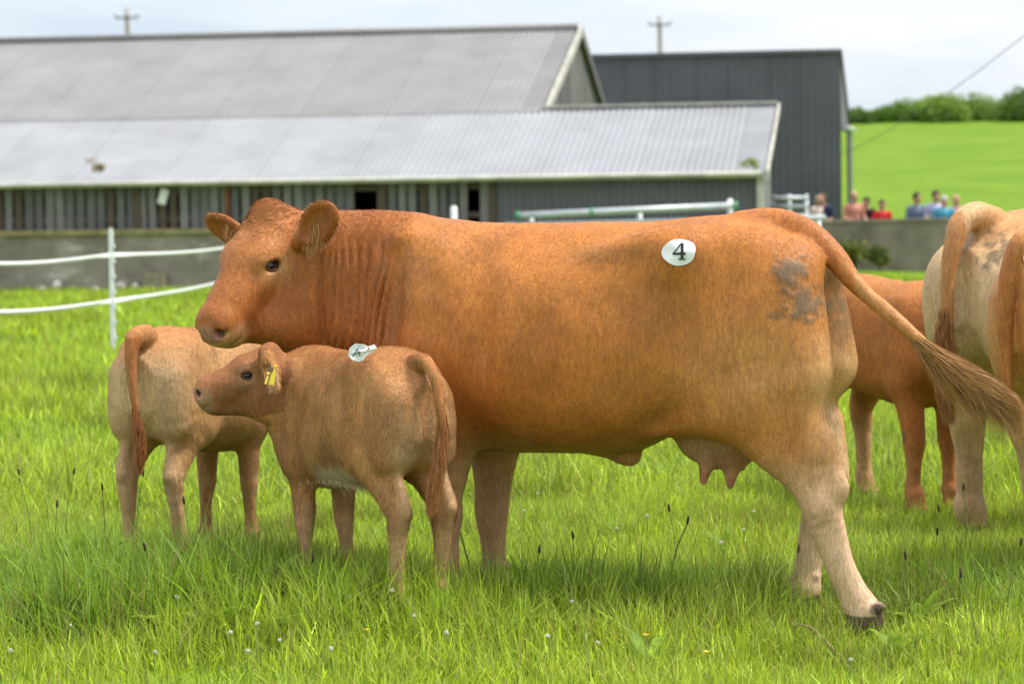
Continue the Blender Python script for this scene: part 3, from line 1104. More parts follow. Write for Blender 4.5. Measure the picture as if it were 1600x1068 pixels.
# ------------------------------------------------------------------ calves and the other cows
def bovine(name, fr, sc, label, cat, cols, head, legs, tail, wide=1.0, belly=0.0, res=0.0075, hair=(60000, 0.018, 0.0013), seed=1,
           neck=None, group=None, shaggy=False, bulk=1.0, ears=None, muck=0.0):
    """a beast in metres for hip height 1 * sc. legs: {'hl':(hock dx, foot dx), 'hr', 'fl', 'fr'}"""
    r = np.random.default_rng(seed)
    q = lambda x, y, z: np.array([x, y, z]) * sc
    S = Sdf(q(-.80, -.45, -.02), q(1.15, .45, 1.25), res)
    W = wide
    st = [(-.44, .88, .66, .07 * W), (-.36, .965, .56, .145 * W), (-.22, 1.0, .525 - belly, .180 * W), (-.05, .985, .485 - belly, .188 * W),
          (.12, .97, .455 - belly, .188 * W), (.27, .98, .445 - belly * .6, .165 * W), (.37, .975, .49, .135 * W), (.45, .955, .58, .10)]
    S.trunk([tuple(v * sc for v in t) for t in st], .02, 2.2, .12)
    B = bulk
    for sd in (1, -1):
        y = .105 * W * sd
        S.ell(q(-.27, y, .72), q(.155 * B, .085 * W, .21), None, .06 * sc)
        S.cone(q(-.355, .085 * W * sd, .80), q(-.345, .10 * W * sd, .62), .07 * sc * B, .068 * sc * B, .05 * sc)
        S.ell(q(-.16, .125 * W * sd, .60), q(.07, .05, .09), None, .06 * sc)
        S.ell(q(-.19, .115 * W * sd, .90), q(.07, .04, .045), None, .10 * sc)
        S.ell(q(.29, .115 * W * sd, .72), q(.10, .06, .19), None, .07 * sc)
        S.cone(q(.37, .10 * W * sd, .66), q(.29, .115 * W * sd, .56), .065 * sc, .06 * sc, .06 * sc)
        hd, ft = legs['hl' if sd > 0 else 'hr']
        ch = [(q(-.235, y, .60), .100 * sc * B), (q(-.275 + hd * .5, y, .50), .064 * sc * B), (q(-.322 + hd, y, .405), .047 * sc * B), (q(-.322 + hd, y, .36), .045 * sc * B),
              (q(-.305 + hd + (ft - hd) * .35, y, .26), .033 * sc * B), (q(-.29 + ft * .8, y, .14), .032 * sc * B), (q(-.285 + ft, y, .105), .039 * sc * B), (q(-.27 + ft, y, .06), .036 * sc * B)]
        S.chain(ch, .03 * sc, .85)
        S.cone(q(-.345 + hd * .5, y, .54), q(-.368 + hd, y, .415), .020 * sc, .023 * sc * B, .025 * sc)
        hoof(S, (-.262 + ft) * sc, y * sc, .72 * sc if sc < 1.3 else .66 * sc)
        kd, ft = legs['fl' if sd > 0 else 'fr']
        yf = .10 * W * sd
        ch = [(q(.29, yf, .56), .075 * sc), (q(.28 + kd * .5, yf, .45), .051 * sc * B), (q(.275 + kd, yf, .345), .043 * sc * B), (q(.275 + kd, yf, .31), .042 * sc * B),
              (q(.27 + kd + (ft - kd) * .4, yf, .23), .029 * sc * B), (q(.27 + ft * .8, yf, .13), .030 * sc * B), (q(.27 + ft, yf, .10), .037 * sc * B), (q(.28 + ft, yf, .06), .035 * sc)]
        S.chain(ch, .03 * sc, .9)
        hoof(S, (.287 + ft) * sc, yf * sc, .72 * sc if sc < 1.3 else .66 * sc)
    S.cone(q(-.47, 0, .80), q(-.44, 0, .52), .018 * sc, .026 * sc, .03 * sc, 's')
    for sd in (1, -1):
        S.ell(q(-.08, .225 * W * sd, .86), q(.09, .035, .05), None, .05 * sc, 's')
    # head on its neck
    H = Head(head[0], head[1], head[2], head[3] * sc, 0, head[4] if len(head) > 4 else (1, 1, 1), 12)
    nk = neck or (q(.34, 0, .80), .15 * sc, .095 * sc)
    S.cone(nk[0], H.p(.07, 0, -.13), nk[1], nk[2], .06 * sc)
    S.cone(nk[0] + q(.02, 0, -.08), H.p(.15, 0, -.19), nk[1] * .9, .07 * sc, .06 * sc)
    head_shape(S, H)
    er = []
    if ears:
        for b_, t_, f_, w_ in ears(H):
            er.append((b_, t_, ear(S, b_, t_, f_, w_, .008 * sc / .97 if sc < 1.3 else .011)))
    else:
        for sd in (1, -1):
            b_, t_ = H.p(.05, sd * .10, -.08), H.p(-.02, sd * .30, -.12)
            er.append((b_, t_, ear(S, b_, t_, H.F + .3 * H.L * sd, .13 * H.s, .010)))
    tp = [(np.array(t[:3]) * sc, t[3] * sc) for t in tail]
    S.chain(tp, .02 * sc)
    V, F = S.mesh(2)
    N = normals(V, F)
    V = V + N * (.008 * sc * (vnoise(V, 7, seed + 40, 2) - .5) + .005 * (vnoise(V, 20, seed + 41, 2) - .5))[:, None]
    N = normals(V, F)
    hc = H.coords(V)
    u = V / sc
    nz = vnoise(V, 5, seed + 3)
    C = cols(u, hc, nz, N)
    hd = (hc[:, 0] > -.05) & (hc[:, 0] < .6) & (np.abs(hc[:, 1]) < .17) & (hc[:, 2] > -.27)
    for sd in (1, -1):
        C = lerpc(C, (0.20, 0.075, 0.045), 0.95 * hd * sstep(.35, .8, blob(hc, (.203, sd * .112, -.07), (.038, .03, .024))))
    C = lerpc(C, (0.48, 0.30, 0.18), .8 * hd * sstep(.2, .6, blob(hc, (.485, 0, -.125), (.07, .12, .07))))
    nose = blob(hc, (.515, 0, -.088), (.036, .075, .040))
    C = lerpc(C, (0.40, 0.22, 0.18), hd * sstep(.3, .62, nose))
    for sd in (1, -1):
        C = lerpc(C, (0.08, 0.03, 0.025), hd * sstep(.4, .75, blob(hc, (.503, sd * .047, -.087), (.024, .022, .024))))
    C = lerpc(C, C_HOOF, .9 * (u[:, 2] < .045))
    if muck:
        m = sstep(.60, .80, vnoise(V, 30, seed + 9, 3) * .75 + .42 * muck * blob(u, (-.36, -.12, .86), (.14, .14, .10)))
        C = lerpc(C, C_MUD, .75 * m * (u[:, 0] < -.15) * (u[:, 2] > .5))
    C = np.clip(C, .005, .9)
    me = mesh_np(name, V, F, C)
    o = link(name, me, M_CALF if sc < 1.3 else M_COAT)
    o.location = fr.o
    o.rotation_euler = (0, 0, fr.h)
    tag(o, label, cat, group)
    eye_parts(H, o, M_EYE, M_LID)
    fl = np.tile(np.array([-.35, 0, -.9]), (len(V), 1))
    fl[hd] = (-.7 * H.F - .2 * H.U)
    n, L, w = hair
    ln = np.full(len(V), L) * (.6 + .9 * vnoise(V, 6, seed + 5))
    ln *= np.where((u[:, 0] < -.44), .5, 1)
    ln *= np.where(u[:, 2] < .05, .1, 1) * np.where(hd, .55, 1) * np.where(hd & (nose > .25), 0, 1) * np.where(u[:, 2] < .35, .55, 1)
    if shaggy:
        ln *= 1 + 1.1 * blob(u, (.0, 0, .45), (.35, .5, .09)) + .5 * blob(u, (.05, .2, .62), (.2, .3, .15))
        fl += .55 * np.stack([vnoise(V, 7, 61) - .5, vnoise(V, 7, 62) - .5, vnoise(V, 7, 63) - .5], 1)
    em = np.maximum(blob(hc, (.203, .112, -.07), (.05, .04, .035)), blob(hc, (.203, -.112, -.07), (.05, .04, .035)))
    ln *= np.where(em > .3, .2, 1)
    hairs('coat_hair', V, F, N, C, n, ln, fl, M_HAIR, o, w, .17, .4, seed, two=shaggy, bend=.15, vary=.34 if shaggy else .2)
    return o, H, er, (V, F, N)


def brush(parent, line, n, spread, cols, seed=2, width=.0009, length=(.12, .3)):
    """hair at the end of a hanging tail"""
    r = np.random.default_rng(seed)
    line = np.array(line, float)
    seg = np.linspace(0, 1, len(line))
    paths, cc = [], []
    for i in range(n):
        t0 = r.beta(1.2, 1.5) * .75
        tt = np.linspace(t0, min(1, t0 + r.uniform(.25, .5)), 7)
        p = np.stack([np.interp(tt, seg, line[:, k]) for k in range(3)], 1)
        off = r.normal(0, 1, 3); off /= np.linalg.norm(off)
        s = np.linspace(0, 1, 7)[:, None]
        bulge = np.sin(np.pi * np.clip(tt * .92 + .04, 0, 1))[:, None]
        lock = np.array([math.sin(i * .37), math.cos(i * .53), 0]) * spread * .25
        p = p + off * (spread * .35 + spread * r.uniform(.1, .8) * bulge * np.sqrt(s)) + lock * np.sin(s * 8 + i % 5)
        paths.append(p)
        cc.append(np.array(cols[int(r.random() * len(cols))]) * r.uniform(.7, 1.25))
    return tuft('tail_brush', paths, cc, M_HAIR, parent, width, seed)


# ---- calf standing under the cow's chin
def calf_cols(u, hc, nz, N):
    C = np.tile(np.array((0.56, 0.285, 0.112)), (len(u), 1)) * (.85 + .3 * nz)[:, None]
    C = lerpc(C, (0.34, 0.145, 0.055), .8 * sstep(.25, .48, u[:, 0] + .1 * (nz - .5)) * (u[:, 2] > .5))
    C = lerpc(C, (0.40, 0.165, 0.055), .7 * sstep(.88, .97, u[:, 2] + .06 * (nz - .5)))
    C = lerpc(C, (0.53, 0.30, 0.145), .6 * (1 - sstep(-.42, -.22, u[:, 0])) * (1 - sstep(.82, .95, u[:, 2])))
    C = lerpc(C, (0.54, 0.38, 0.24), .8 * np.clip(-N[:, 0] - .3, 0, 1) * (1 - sstep(.70, .85, u[:, 2])) * (u[:, 2] > .35) * (u[:, 0] < -.25))
    C = lerpc(C, (0.24, 0.115, 0.045), .8 * sstep(.52, .66, vnoise(u * np.array([1, 1, .6]), 13, 51)) * blob(u, (.02, .18, .58), (.16, .2, .12)))
    C = lerpc(C, (0.34, 0.14, 0.048), .5 * sstep(.45, .65, vnoise(u * np.array([1, 1, .35]), 11, 52)))
    C = lerpc(C, (0.70, 0.58, 0.42), .95 * sstep(.2, .7, blob(u, (-.03, .08, .50), (.17, .3, .075)) + .3 * (vnoise(u, 16, 54) - .5)))
    C = lerpc(C, (0.52, 0.34, 0.20), .7 * (1 - sstep(.25, .48, u[:, 2])))
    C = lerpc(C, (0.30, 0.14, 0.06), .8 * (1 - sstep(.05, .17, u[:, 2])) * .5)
    tail = (u[:, 0] < -.455) & (np.abs(u[:, 1]) < .07) & (u[:, 2] < .9)
    C = lerpc(C, (0.40, 0.17, 0.06), .9 * tail)
    hd = (hc[:, 0] > -.05) & (hc[:, 0] < .6) & (np.abs(hc[:, 1]) < .17) & (hc[:, 2] > -.27)
    C = lerpc(C, (0.28, 0.120, 0.052), .9 * hd)
    for sd in (1, -1):
        C = lerpc(C, (0.42, 0.25, 0.14), .6 * hd * blob(hc, (.205, sd * .11, -.08), (.07, .06, .05)))
    return C


def build_front_calf():
    fr = Frame(566, 9.76, 126)
    sc = .97
    O = fr.R @ (P(428, 546, 9.98) - fr.o)

    def ears(H):
        b = fr.R @ (P(419, 562, 9.86) - fr.o)
        t = fr.R @ (P(431, 606, 9.78) - fr.o)
        yield b, t, fr.R @ np.array([-.55, -.8, 0]), .062
        yield H.p(.05, -.10, -.08), H.p(-.06, -.26, -.13), H.F - .3 * H.L, .08
    tl = [(-.38, 0, .950, .034), (-.43, 0, .952, .028), (-.485, .0, .905, .022), (-.515, -.005, .80, .018), (-.525, -.01, .68, .015), (-.520, .01, .58, .012), (-.515, .03, .50, .009)]
    o, H, er, geo = bovine('calf', fr, sc, 'shaggy tan calf with a yellow ear tag standing under the cow\'s chin', 'calf', calf_cols,
                           (O, 190 - 126, 15, .66, (.98, 1.15, 1.28)), {'hl': (-.06, -.09), 'hr': (-.07, -.08), 'fl': (0, 0), 'fr': (.01, .0)}, tl,
                           hair=(200000, .019, .0008), seed=3, wide=.93, shaggy=True, ears=ears)
    # cream underline hair
    brush(o, [np.array(t) * sc for t in ((-.515, -.003, .82), (-.525, -.01, .70), (-.525, .01, .59), (-.525, .035, .49), (-.525, .055, .41))], 3600, .028,
          [(0.42, 0.17, 0.06), (0.36, 0.13, 0.04), (0.48, 0.24, 0.10)], 4)
    # prepuce tuft
    r = np.random.default_rng(9)
    paths, cc = [], []
    for i in range(1100):
        x0 = r.uniform(-.20, .12)
        b0 = np.array([x0, r.normal(.04, .06), .495]) * sc
        d = np.array([r.normal(-.2, .25), r.normal(0, .35), -1.0])
        L = r.uniform(.015, .04) * (1.5 if -.15 < x0 < -.05 else .8)
        s = np.linspace(0, 1, 5)[:, None]
        paths.append(b0 + d / np.linalg.norm(d) * L * s + np.array([-.3, 0, 0]) * L * s * s)
        cc.append(np.array((0.56, 0.42, 0.27)) * r.uniform(.6, 1.15))
    tuft('belly_hair', paths, cc, M_HAIR, o, .0008)
    # pale ear hair
    b_, t_, R_ = er[0]
    paths, cc = [], []
    for i in range(420):
        a = r.uniform(0, 1)
        st_ = b_ + (t_ - b_) * a + R_[1] * r.uniform(-.028, .028) + R_[2] * .004
        d = R_[0] * .5 + R_[2] * .3 + R_[1] * r.normal(0, .5)
        L = r.uniform(.008, .022)
        s = np.linspace(0, 1, 4)[:, None]
        paths.append(st_ + d * L * s + np.array([0, 0, -.4]) * L * s * s)
        cc.append(np.array((0.60, 0.43, 0.27)) * r.uniform(.7, 1.2))
    tuft('ear_hair', paths, cc, M_HAIR, o, .0010)
    return o, fr, H, er, geo


def left_cols(u, hc, nz, N):
    C = np.tile(np.array((0.47, 0.26, 0.115)), (len(u), 1)) * (.85 + .3 * nz)[:, None]
    C = lerpc(C, (0.58, 0.42, 0.25), .85 * (1 - sstep(-.46, -.30, u[:, 0])) * (1 - sstep(.80, .93, u[:, 2])))
    C = lerpc(C, (0.30, 0.135, 0.05), .75 * sstep(.45, .7, vnoise(u, 9, 71)) * blob(u, (-.22, 0, .42), (.16, .3, .16)))
    C = lerpc(C, (0.52, 0.34, 0.20), .7 * (1 - sstep(.25, .42, u[:, 2])))
    C = lerpc(C, (0.42, 0.18, 0.06), .7 * sstep(.90, .98, u[:, 2]))
    tail = (u[:, 0] < -.455) & (np.abs(u[:, 1]) < .08) & (u[:, 2] < .97)
    C = lerpc(C, (0.36, 0.14, 0.045), .9 * tail)
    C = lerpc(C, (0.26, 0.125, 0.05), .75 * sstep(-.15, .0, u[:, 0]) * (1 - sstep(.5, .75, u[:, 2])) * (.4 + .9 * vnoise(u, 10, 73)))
    return C


def build_left_calf():
    fr = Frame(304, 11.35, 67)
    sc = 1.03
    tl = [(-.38, 0, .965, .05), (-.45, 0, .965, .036), (-.49, -.005, .90, .025), (-.51, -.02, .78, .020), (-.515, -.04, .66, .016), (-.51, -.055, .58, .011)]
    o, H, er, geo = bovine('calf', fr, sc, 'pale tan calf facing away behind the cow\'s muzzle, hindquarters showing', 'calf', left_cols,
                           (np.array([.66, .02, .98]), 10, 30, .62), {'hl': (-.04, -.08), 'hr': (-.03, -.03), 'fl': (0, -.02), 'fr': (.0, .02)}, tl,
                           hair=(80000, .017, .0014), seed=5)
    brush(o, [(-.53, -.03, .74), (-.54, -.05, .64), (-.54, -.06, .54), (-.545, -.055, .45)], 2400, .026, [(0.40, 0.15, 0.05), (0.34, 0.11, 0.035), (0.46, 0.22, 0.09)], 6)
    return o, fr


def right_cols(u, hc, nz, N):
    C = np.tile(np.array((0.37, 0.135, 0.038)), (len(u), 1)) * (.85 + .3 * nz)[:, None]
    C = lerpc(C, (0.46, 0.20, 0.07), .6 * sstep(.85, .97, u[:, 2]))
    C = lerpc(C, (0.50, 0.31, 0.17), .8 * (1 - sstep(.25, .50, u[:, 2])) * (u[:, 0] < .1))
    C = lerpc(C, (0.40, 0.19, 0.08), .6 * (1 - sstep(.2, .4, u[:, 2])) * (u[:, 0] > .1))
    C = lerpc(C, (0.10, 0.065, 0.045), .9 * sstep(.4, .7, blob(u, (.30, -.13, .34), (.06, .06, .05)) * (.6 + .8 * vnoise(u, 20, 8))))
    return C


def build_right_calf():
    fr = Frame(1385, 13.2, -60)
    sc = 1.16
    tl = [(-.38, 0, .965, .05), (-.45, 0, .95, .036), (-.50, 0, .86, .029), (-.515, 0, .70, .022), (-.51, 0, .5, .015)]
    o, H, er, geo = bovine('calf', fr, sc, 'reddish calf with lowered head between the cow\'s tail and the cream cow', 'calf', right_cols,
                           (np.array([.74, .08, .66]) * sc, 10, 62, .62), {'hl': (.0, -.02), 'hr': (.0, .03), 'fl': (0.0, .02), 'fr': (.05, .06)}, tl,
                           hair=(60000, .013, .0014), seed=6, bulk=1.2, wide=1.1, neck=(np.array([.34, 0, .77]) * sc, .15 * sc, .10 * sc))
    return o, fr


def cream_cols(u, hc, nz, N):
    C = np.tile(np.array((0.54, 0.36, 0.185)), (len(u), 1)) * (.88 + .25 * nz)[:, None]
    C = lerpc(C, (0.47, 0.225, 0.075), .8 * sstep(.84, .97, u[:, 2]) * sstep(-.46, -.34, u[:, 0]))
    C = lerpc(C, (0.56, 0.42, 0.26), .7 * (1 - sstep(-.44, -.32, u[:, 0])) * (1 - sstep(.8, .9, u[:, 2])))
    C = lerpc(C, (0.46, 0.31, 0.19), .7 * (1 - sstep(.25, .45, u[:, 2])))
    tail = (u[:, 0] < -.462) & (np.abs(u[:, 1]) < .045) & (u[:, 2] > .3)
    C = lerpc(C, (0.42, 0.20, 0.07), .9 * tail)
    C = lerpc(C, (0.30, 0.22, 0.14), .5 * sstep(.55, .7, vnoise(u, 14, 17)) * (u[:, 2] < .35))
    return C


def build_cream_cow():
    fr = Frame(1682, 12.05, 31)
    sc = 1.48
    tl = [(-.34, 0, .965, .05), (-.40, 0, .985, .040), (-.455, 0, .955, .033), (-.49, 0, .87, .027), (-.50, .005, .75, .021), (-.495, .01, .64, .017), (-.49, .012, .56, .012)]
    o, H, er, geo = bovine('cow', fr, sc, 'cream-rumped cow seen from behind with her tail hanging down', 'cow', cream_cols,
                           (np.array([.70, 0, .98]) * sc, 0, 40, .68), {'hl': (.0, -.03), 'hr': (.01, .02), 'fl': (0, 0), 'fr': (.0, .0)}, tl,
                           wide=1.22, belly=.07, res=.010, hair=(70000, .013, .0015), seed=8, bulk=1.32, muck=1.0)
    brush(o, [np.array(t) * sc for t in ((-.505, .005, .72), (-.51, .01, .64), (-.50, .012, .56), (-.505, .01, .47), (-.50, .0, .38))], 3600, .05,
          [(0.42, 0.20, 0.075), (0.34, 0.13, 0.045), (0.48, 0.28, 0.12)], 7, .0013)
    return o, fr


def orange_cols(u, hc, nz, N):
    C = np.tile(np.array((0.50, 0.235, 0.080)), (len(u), 1)) * (.85 + .3 * nz)[:, None]
    C = lerpc(C, (0.38, 0.14, 0.04), .7 * (np.abs(u[:, 1]) < .04) * (u[:, 0] < -.445))
    C = lerpc(C, (0.56, 0.36, 0.18), .5 * sstep(.45, .7, vnoise(u, 6, 27)) * (u[:, 2] < .75))
    return C


def build_orange_cow():
    fr = Frame(1792, 10.75, 24)
    sc = 1.40
    tl = [(-.34, 0, .965, .05), (-.40, 0, .97, .040), (-.445, 0, .93, .032), (-.465, .02, .82, .026), (-.46, .03, .66, .020), (-.45, .03, .5, .015)]
    o, H, er, geo = bovine('cow', fr, sc, 'orange-tan cow beside the cream cow, only her rump in view', 'cow', orange_cols,
                           (np.array([.72, 0, 1.0]) * sc, 0, 35, .70), {'hl': (.06, .10), 'hr': (.08, .14), 'fl': (0, 0), 'fr': (.0, .0)}, tl,
                           wide=1.2, belly=.06, res=.010, hair=(70000, .013, .0013), seed=10, bulk=1.1)
    return o, fr


cow, COWF, COWH = build_cow()
calf, CALFF, CALFH, CALFE, CALFG = build_front_calf()
left_calf, LEFTF = build_left_calf()
right_calf, RIGHTF = build_right_calf()
cream_cow, CREAMF = build_cream_cow()
orange_cow, ORANGEF = build_orange_cow()

# ------------------------------------------------------------------ the pasture
def build_ground():
    ys = np.concatenate([np.arange(-6, 30, .5), np.arange(30, 70, 1.5), np.arange(70, 175, 4), np.arange(175, 900, 60)])
    xs = np.concatenate([np.linspace(-400, -45, 14), np.linspace(-40, 40, 121), np.linspace(45, 400, 14)])
    X, Y = np.meshgrid(xs, ys)
    Z = ground_z(X, Y)
    V = np.stack([X, Y, Z], -1).reshape(-1, 3)
    nx = len(xs)
    i = np.arange(len(ys) - 1)[:, None] * nx + np.arange(nx - 1)[None, :]
    F = np.stack([i, i + 1, i + nx + 1, i + nx], -1).reshape(-1, 4)
    m = Mat('pasture', .95, .1)
    big = m.noise(.25, 5, .6)
    fine = m.noise(9, 6, .7)
    c = m.ramp(big, [(.3, (.125, .24, .018)), (.7, (.185, .305, .026))])
    c2 = m.ramp(fine, [(.3, (.45, .45, .45)), (.75, (1.25, 1.2, 1.1))])
    m.color(m.mix(1.0, c, c2, 'MULTIPLY'))
    m.bump(fine, .5, .05)
    o = link('field', mesh_np('field', V, F), m.m)
    tag(o, kind='structure')
    return o


def grass_mesh(name, n, yr, half, hgt, wid, segs, seed, mat, hfun=None, lean=.5):
    r = np.random.default_rng(seed)
    # density even over the trapezoid
    y = yr[0] + (yr[1] - yr[0]) * r.random(n * 2)
    keep = r.random(n * 2) < (half(y) / half(np.array([yr[1]]))[0])
    y = y[keep][:n]
    n = len(y)
    x = (r.random(n) * 2 - 1) * half(y)
    # gather blades in tussocks
    cl = np.stack([x, y, 0 * x], 1)
    nz = vnoise(cl, 1.1, 91, 3)
    nz2 = vnoise(cl, 4.5, 92, 2)
    z = ground_z(x, y)
    h = hgt * (.45 + .75 * nz) * (.6 + .8 * nz2) * r.uniform(.55, 1.25, n)
    if hfun is not None:
        hf = hfun(x, y)
        h = h * hf
    az = r.uniform(0, 2 * math.pi, n)
    ln = lean * r.gamma(2.0, .5, n)
    dx, dy = np.cos(az), np.sin(az)
    w = wid * np.exp(r.normal(0, .45, n))
    fa = az + math.pi / 2 + r.normal(0, .5, n)
    sx, sy = np.cos(fa) * w / 2, np.sin(fa) * w / 2
    ts = np.linspace(0, 1, segs + 1)
    pts = []
    for t in ts[:-1]:
        out = ln * h * t ** 2
        up = h * (t - .28 * np.minimum(ln, 1.6) * t ** 2)
        cx, cy, cz = x + dx * out, y + dy * out, z + up - .01
        ww = 1 - .55 * t
        pts.append(np.stack([cx - sx * ww, cy - sy * ww, cz], 1))
        pts.append(np.stack([cx + sx * ww, cy + sy * ww, cz], 1))
    out = ln * h
    pts.append(np.stack([x + dx * out, y + dy * out, z + h * (1 - .28 * np.minimum(ln, 1.6))], 1))
    k = len(pts)
    V = np.stack(pts, 1).reshape(-1, 3)
    base = np.arange(n)[:, None] * k
    tris = []
    for s in range(segs - 1):
        a = 2 * s
        tris += [base + np.array([a, a + 1, a + 3]), base + np.array([a, a + 3, a + 2])]
    a = 2 * (segs - 1)
    tris.append(base + np.array([a, a + 1, a + 2]))
    F = np.concatenate(tris)
    dry = r.random(n)
    g = np.stack([.265 + .14 * nz, .385 + .12 * nz, .040 + .028 * nz2], 1) * np.exp(r.normal(0, .33, n))[:, None]
    dark = sstep(.55, .72, vnoise(cl, .9, 95, 2))[:, None]
    g = g * (1 - .38 * dark)
    if hfun is not None:
        lush = np.clip((hf - .60) / .6, 0, 1)[:, None]
        g = g * (1 - lush * np.array([.38, .27, .20]))
    g = np.where((dry > .965)[:, None], np.array((.36, .29, .13)) * r.uniform(.7, 1.2, n)[:, None], g)
    g = np.where(((dry > .90) & (dry <= .965))[:, None], np.array((.25, .33, .06)) * r.uniform(.8, 1.2, n)[:, None], g)
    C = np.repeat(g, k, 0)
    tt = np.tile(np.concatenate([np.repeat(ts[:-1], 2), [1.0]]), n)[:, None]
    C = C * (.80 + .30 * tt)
    o = link(name, mesh_np(name, V, F, C, smooth=True), mat)
    return o


def grass_material():
    m = Mat('grass_blade', .5, .25)
    col = m.attr()
    m.color(col)
    tr = m.n('ShaderNodeBsdfTranslucent')
    c2 = m.mix(1.0, col, (1.25, 1.2, .5), 'MULTIPLY')
    m.l(c2, tr.inputs[0])
    mx = m.n('ShaderNodeMixShader')
    mx.inputs[0].default_value = .42
    m.l(m.b.outputs[0], mx.inputs[1])
    m.l(tr.outputs[0], mx.inputs[2])
    m.l(mx.outputs[0], m.out.inputs[0])
    return m.m


M_GRASS = grass_material()


def tall(x, y):
    """tussocks: tall by the left foreground and round the cattle's feet, short where it is trodden"""
    h = np.full(len(x), .54)
    q = lambda px, py, Y: P(px, py, Y)
    for px, Y, rx, ry, a in ((150, 9.6, .75, .5, .75), (330, 9.9, .6, .5, .45), (640, 9.2, .6, .35, .45), (1100, 9.95, .45, .45, .65), (1500, 10.2, .6, .7, .55), (900, 9.7, .4, .35, .35), (20, 10.6, .8, .7, .5), (760, 9.75, .4, .35, .35)):
        c = P(px, 800, Y)
        h += a * np.exp(-(((x - c[0]) / rx) ** 2 + ((y - c[1]) / ry) ** 2))
    h *= 1 - .35 * np.exp(-((y - 8.6) / .45) ** 2)
    c = P(1360, 985, 9.5)
    h *= 1 - .52 * np.exp(-(((x - c[0]) / .28) ** 2 + ((y - c[1] + .1) / .34) ** 2))
    return h


def build_grass():
    hw = lambda m: (lambda y: .195 * y + m)
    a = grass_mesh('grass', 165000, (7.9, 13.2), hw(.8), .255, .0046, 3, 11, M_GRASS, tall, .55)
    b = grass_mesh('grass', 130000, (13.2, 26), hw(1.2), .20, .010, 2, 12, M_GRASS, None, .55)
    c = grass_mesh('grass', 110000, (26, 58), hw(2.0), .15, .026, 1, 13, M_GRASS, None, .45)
    # pale flowering stems standing above the blades
    r = np.random.default_rng(44)
    paths, cc = [], []
    for i in range(2600):
        y = r.uniform(8.2, 15)
        x = r.uniform(-1, 1) * (.195 * y + .6)
        h = r.uniform(.26, .48) * (.75 + .3 * float(tall(np.array([x]), np.array([y]))[0]))
        an = r.uniform(0, 6.283)
        l = r.uniform(.03, .22)
        t = np.linspace(0, 1, 6)[:, None]
        paths.append(np.array([x, y, float(ground_z(x, y))]) + np.array([math.cos(an), math.sin(an), 0]) * l * t ** 2 + np.array([0, 0, h]) * (t - .12 * t ** 3))
        cc.append(np.array((.34, .32, .14) if r.random() < .55 else (.22, .27, .07)) * r.uniform(.7, 1.2))
    st = tuft('grass_stems', paths, cc, M_GRASS, None, .0013, 8)
    tag(st, 'pale flowering grass stems standing above the blades', 'grass', kind='stuff')
    for o, lb in ((a, 'tall green meadow grass round the cattle\'s feet'), (b, 'green pasture grass behind the cattle'), (c, 'far pasture grass running up to the barn wall')):
        tag(o, lb, 'grass', kind='stuff')


field = build_ground()
build_grass()


# ---- small plants: clover heads, plantain stalks, docks, buttercups
def gpt(px, py):
    """ground point under a photo pixel"""
    d = ray(px, py)
    t = -CAMH / d[2]
    for _ in range(12):
        p = np.array([0, 0, CAMH]) + d * t
        t = t - (p[2] - float(ground_z(p[0], p[1]))) / d[2]
    return np.array([0, 0, CAMH]) + d * t


M_PETAL = plain('clover_petal', (.84, .82, .76), .7, .2, var=.15, scale=200)
M_STALK = plain('plant_stalk', (.16, .24, .05), .6, .25, var=.3, scale=60)
M_SEED = plain('plantain_head', (.055, .040, .025), .8, .2, var=.4, scale=300)
M_DOCK = plain('dock_leaf', (.22, .34, .035), .55, .18, var=.35, scale=25)
def _translucent(mat, fac=.4):
    nt = mat.node_tree
    b, out = nt.nodes['Principled BSDF'], nt.nodes['Material Output']
    t, x = nt.nodes.new('ShaderNodeBsdfTranslucent'), nt.nodes.new('ShaderNodeMixShader')
    nt.links.new(b.inputs['Base Color'].links[0].from_socket, t.inputs[0])
    x.inputs[0].default_value = fac
    nt.links.new(b.outputs[0], x.inputs[1]); nt.links.new(t.outputs[0], x.inputs[2]); nt.links.new(x.outputs[0], out.inputs[0])


_translucent(M_DOCK)
M_YEL = plain('buttercup_petal', (.80, .62, .02), .4, .4, var=.1, scale=100)
M_STRAW = plain('dry_stalk', (.30, .21, .12), .8, .2, var=.3, scale=60)


def clover_mesh():
    b = MB()
    r = random.Random(4)
    for i in range(46):
        th, ph = math.acos(1 - 1.55 * r.random()), r.uniform(0, 6.283)
        d = np.array([math.sin(th) * math.cos(ph), math.sin(th) * math.sin(ph), math.cos(th)])
        a = np.cross(d, (.3, .5, .8)); a /= np.linalg.norm(a)
        c = np.cross(a, d)
        p0, p1 = d * .003, d * .0095
        b.add([p0, p1 * .8 + a * .0028, p1 * 1.12, p1 * .8 - a * .0028], [(0, 1, 2, 3)])
        b.add([p0, p1 * .8 + c * .0022, p1 * 1.05, p1 * .8 - c * .0022], [(0, 1, 2, 3)])
    return b


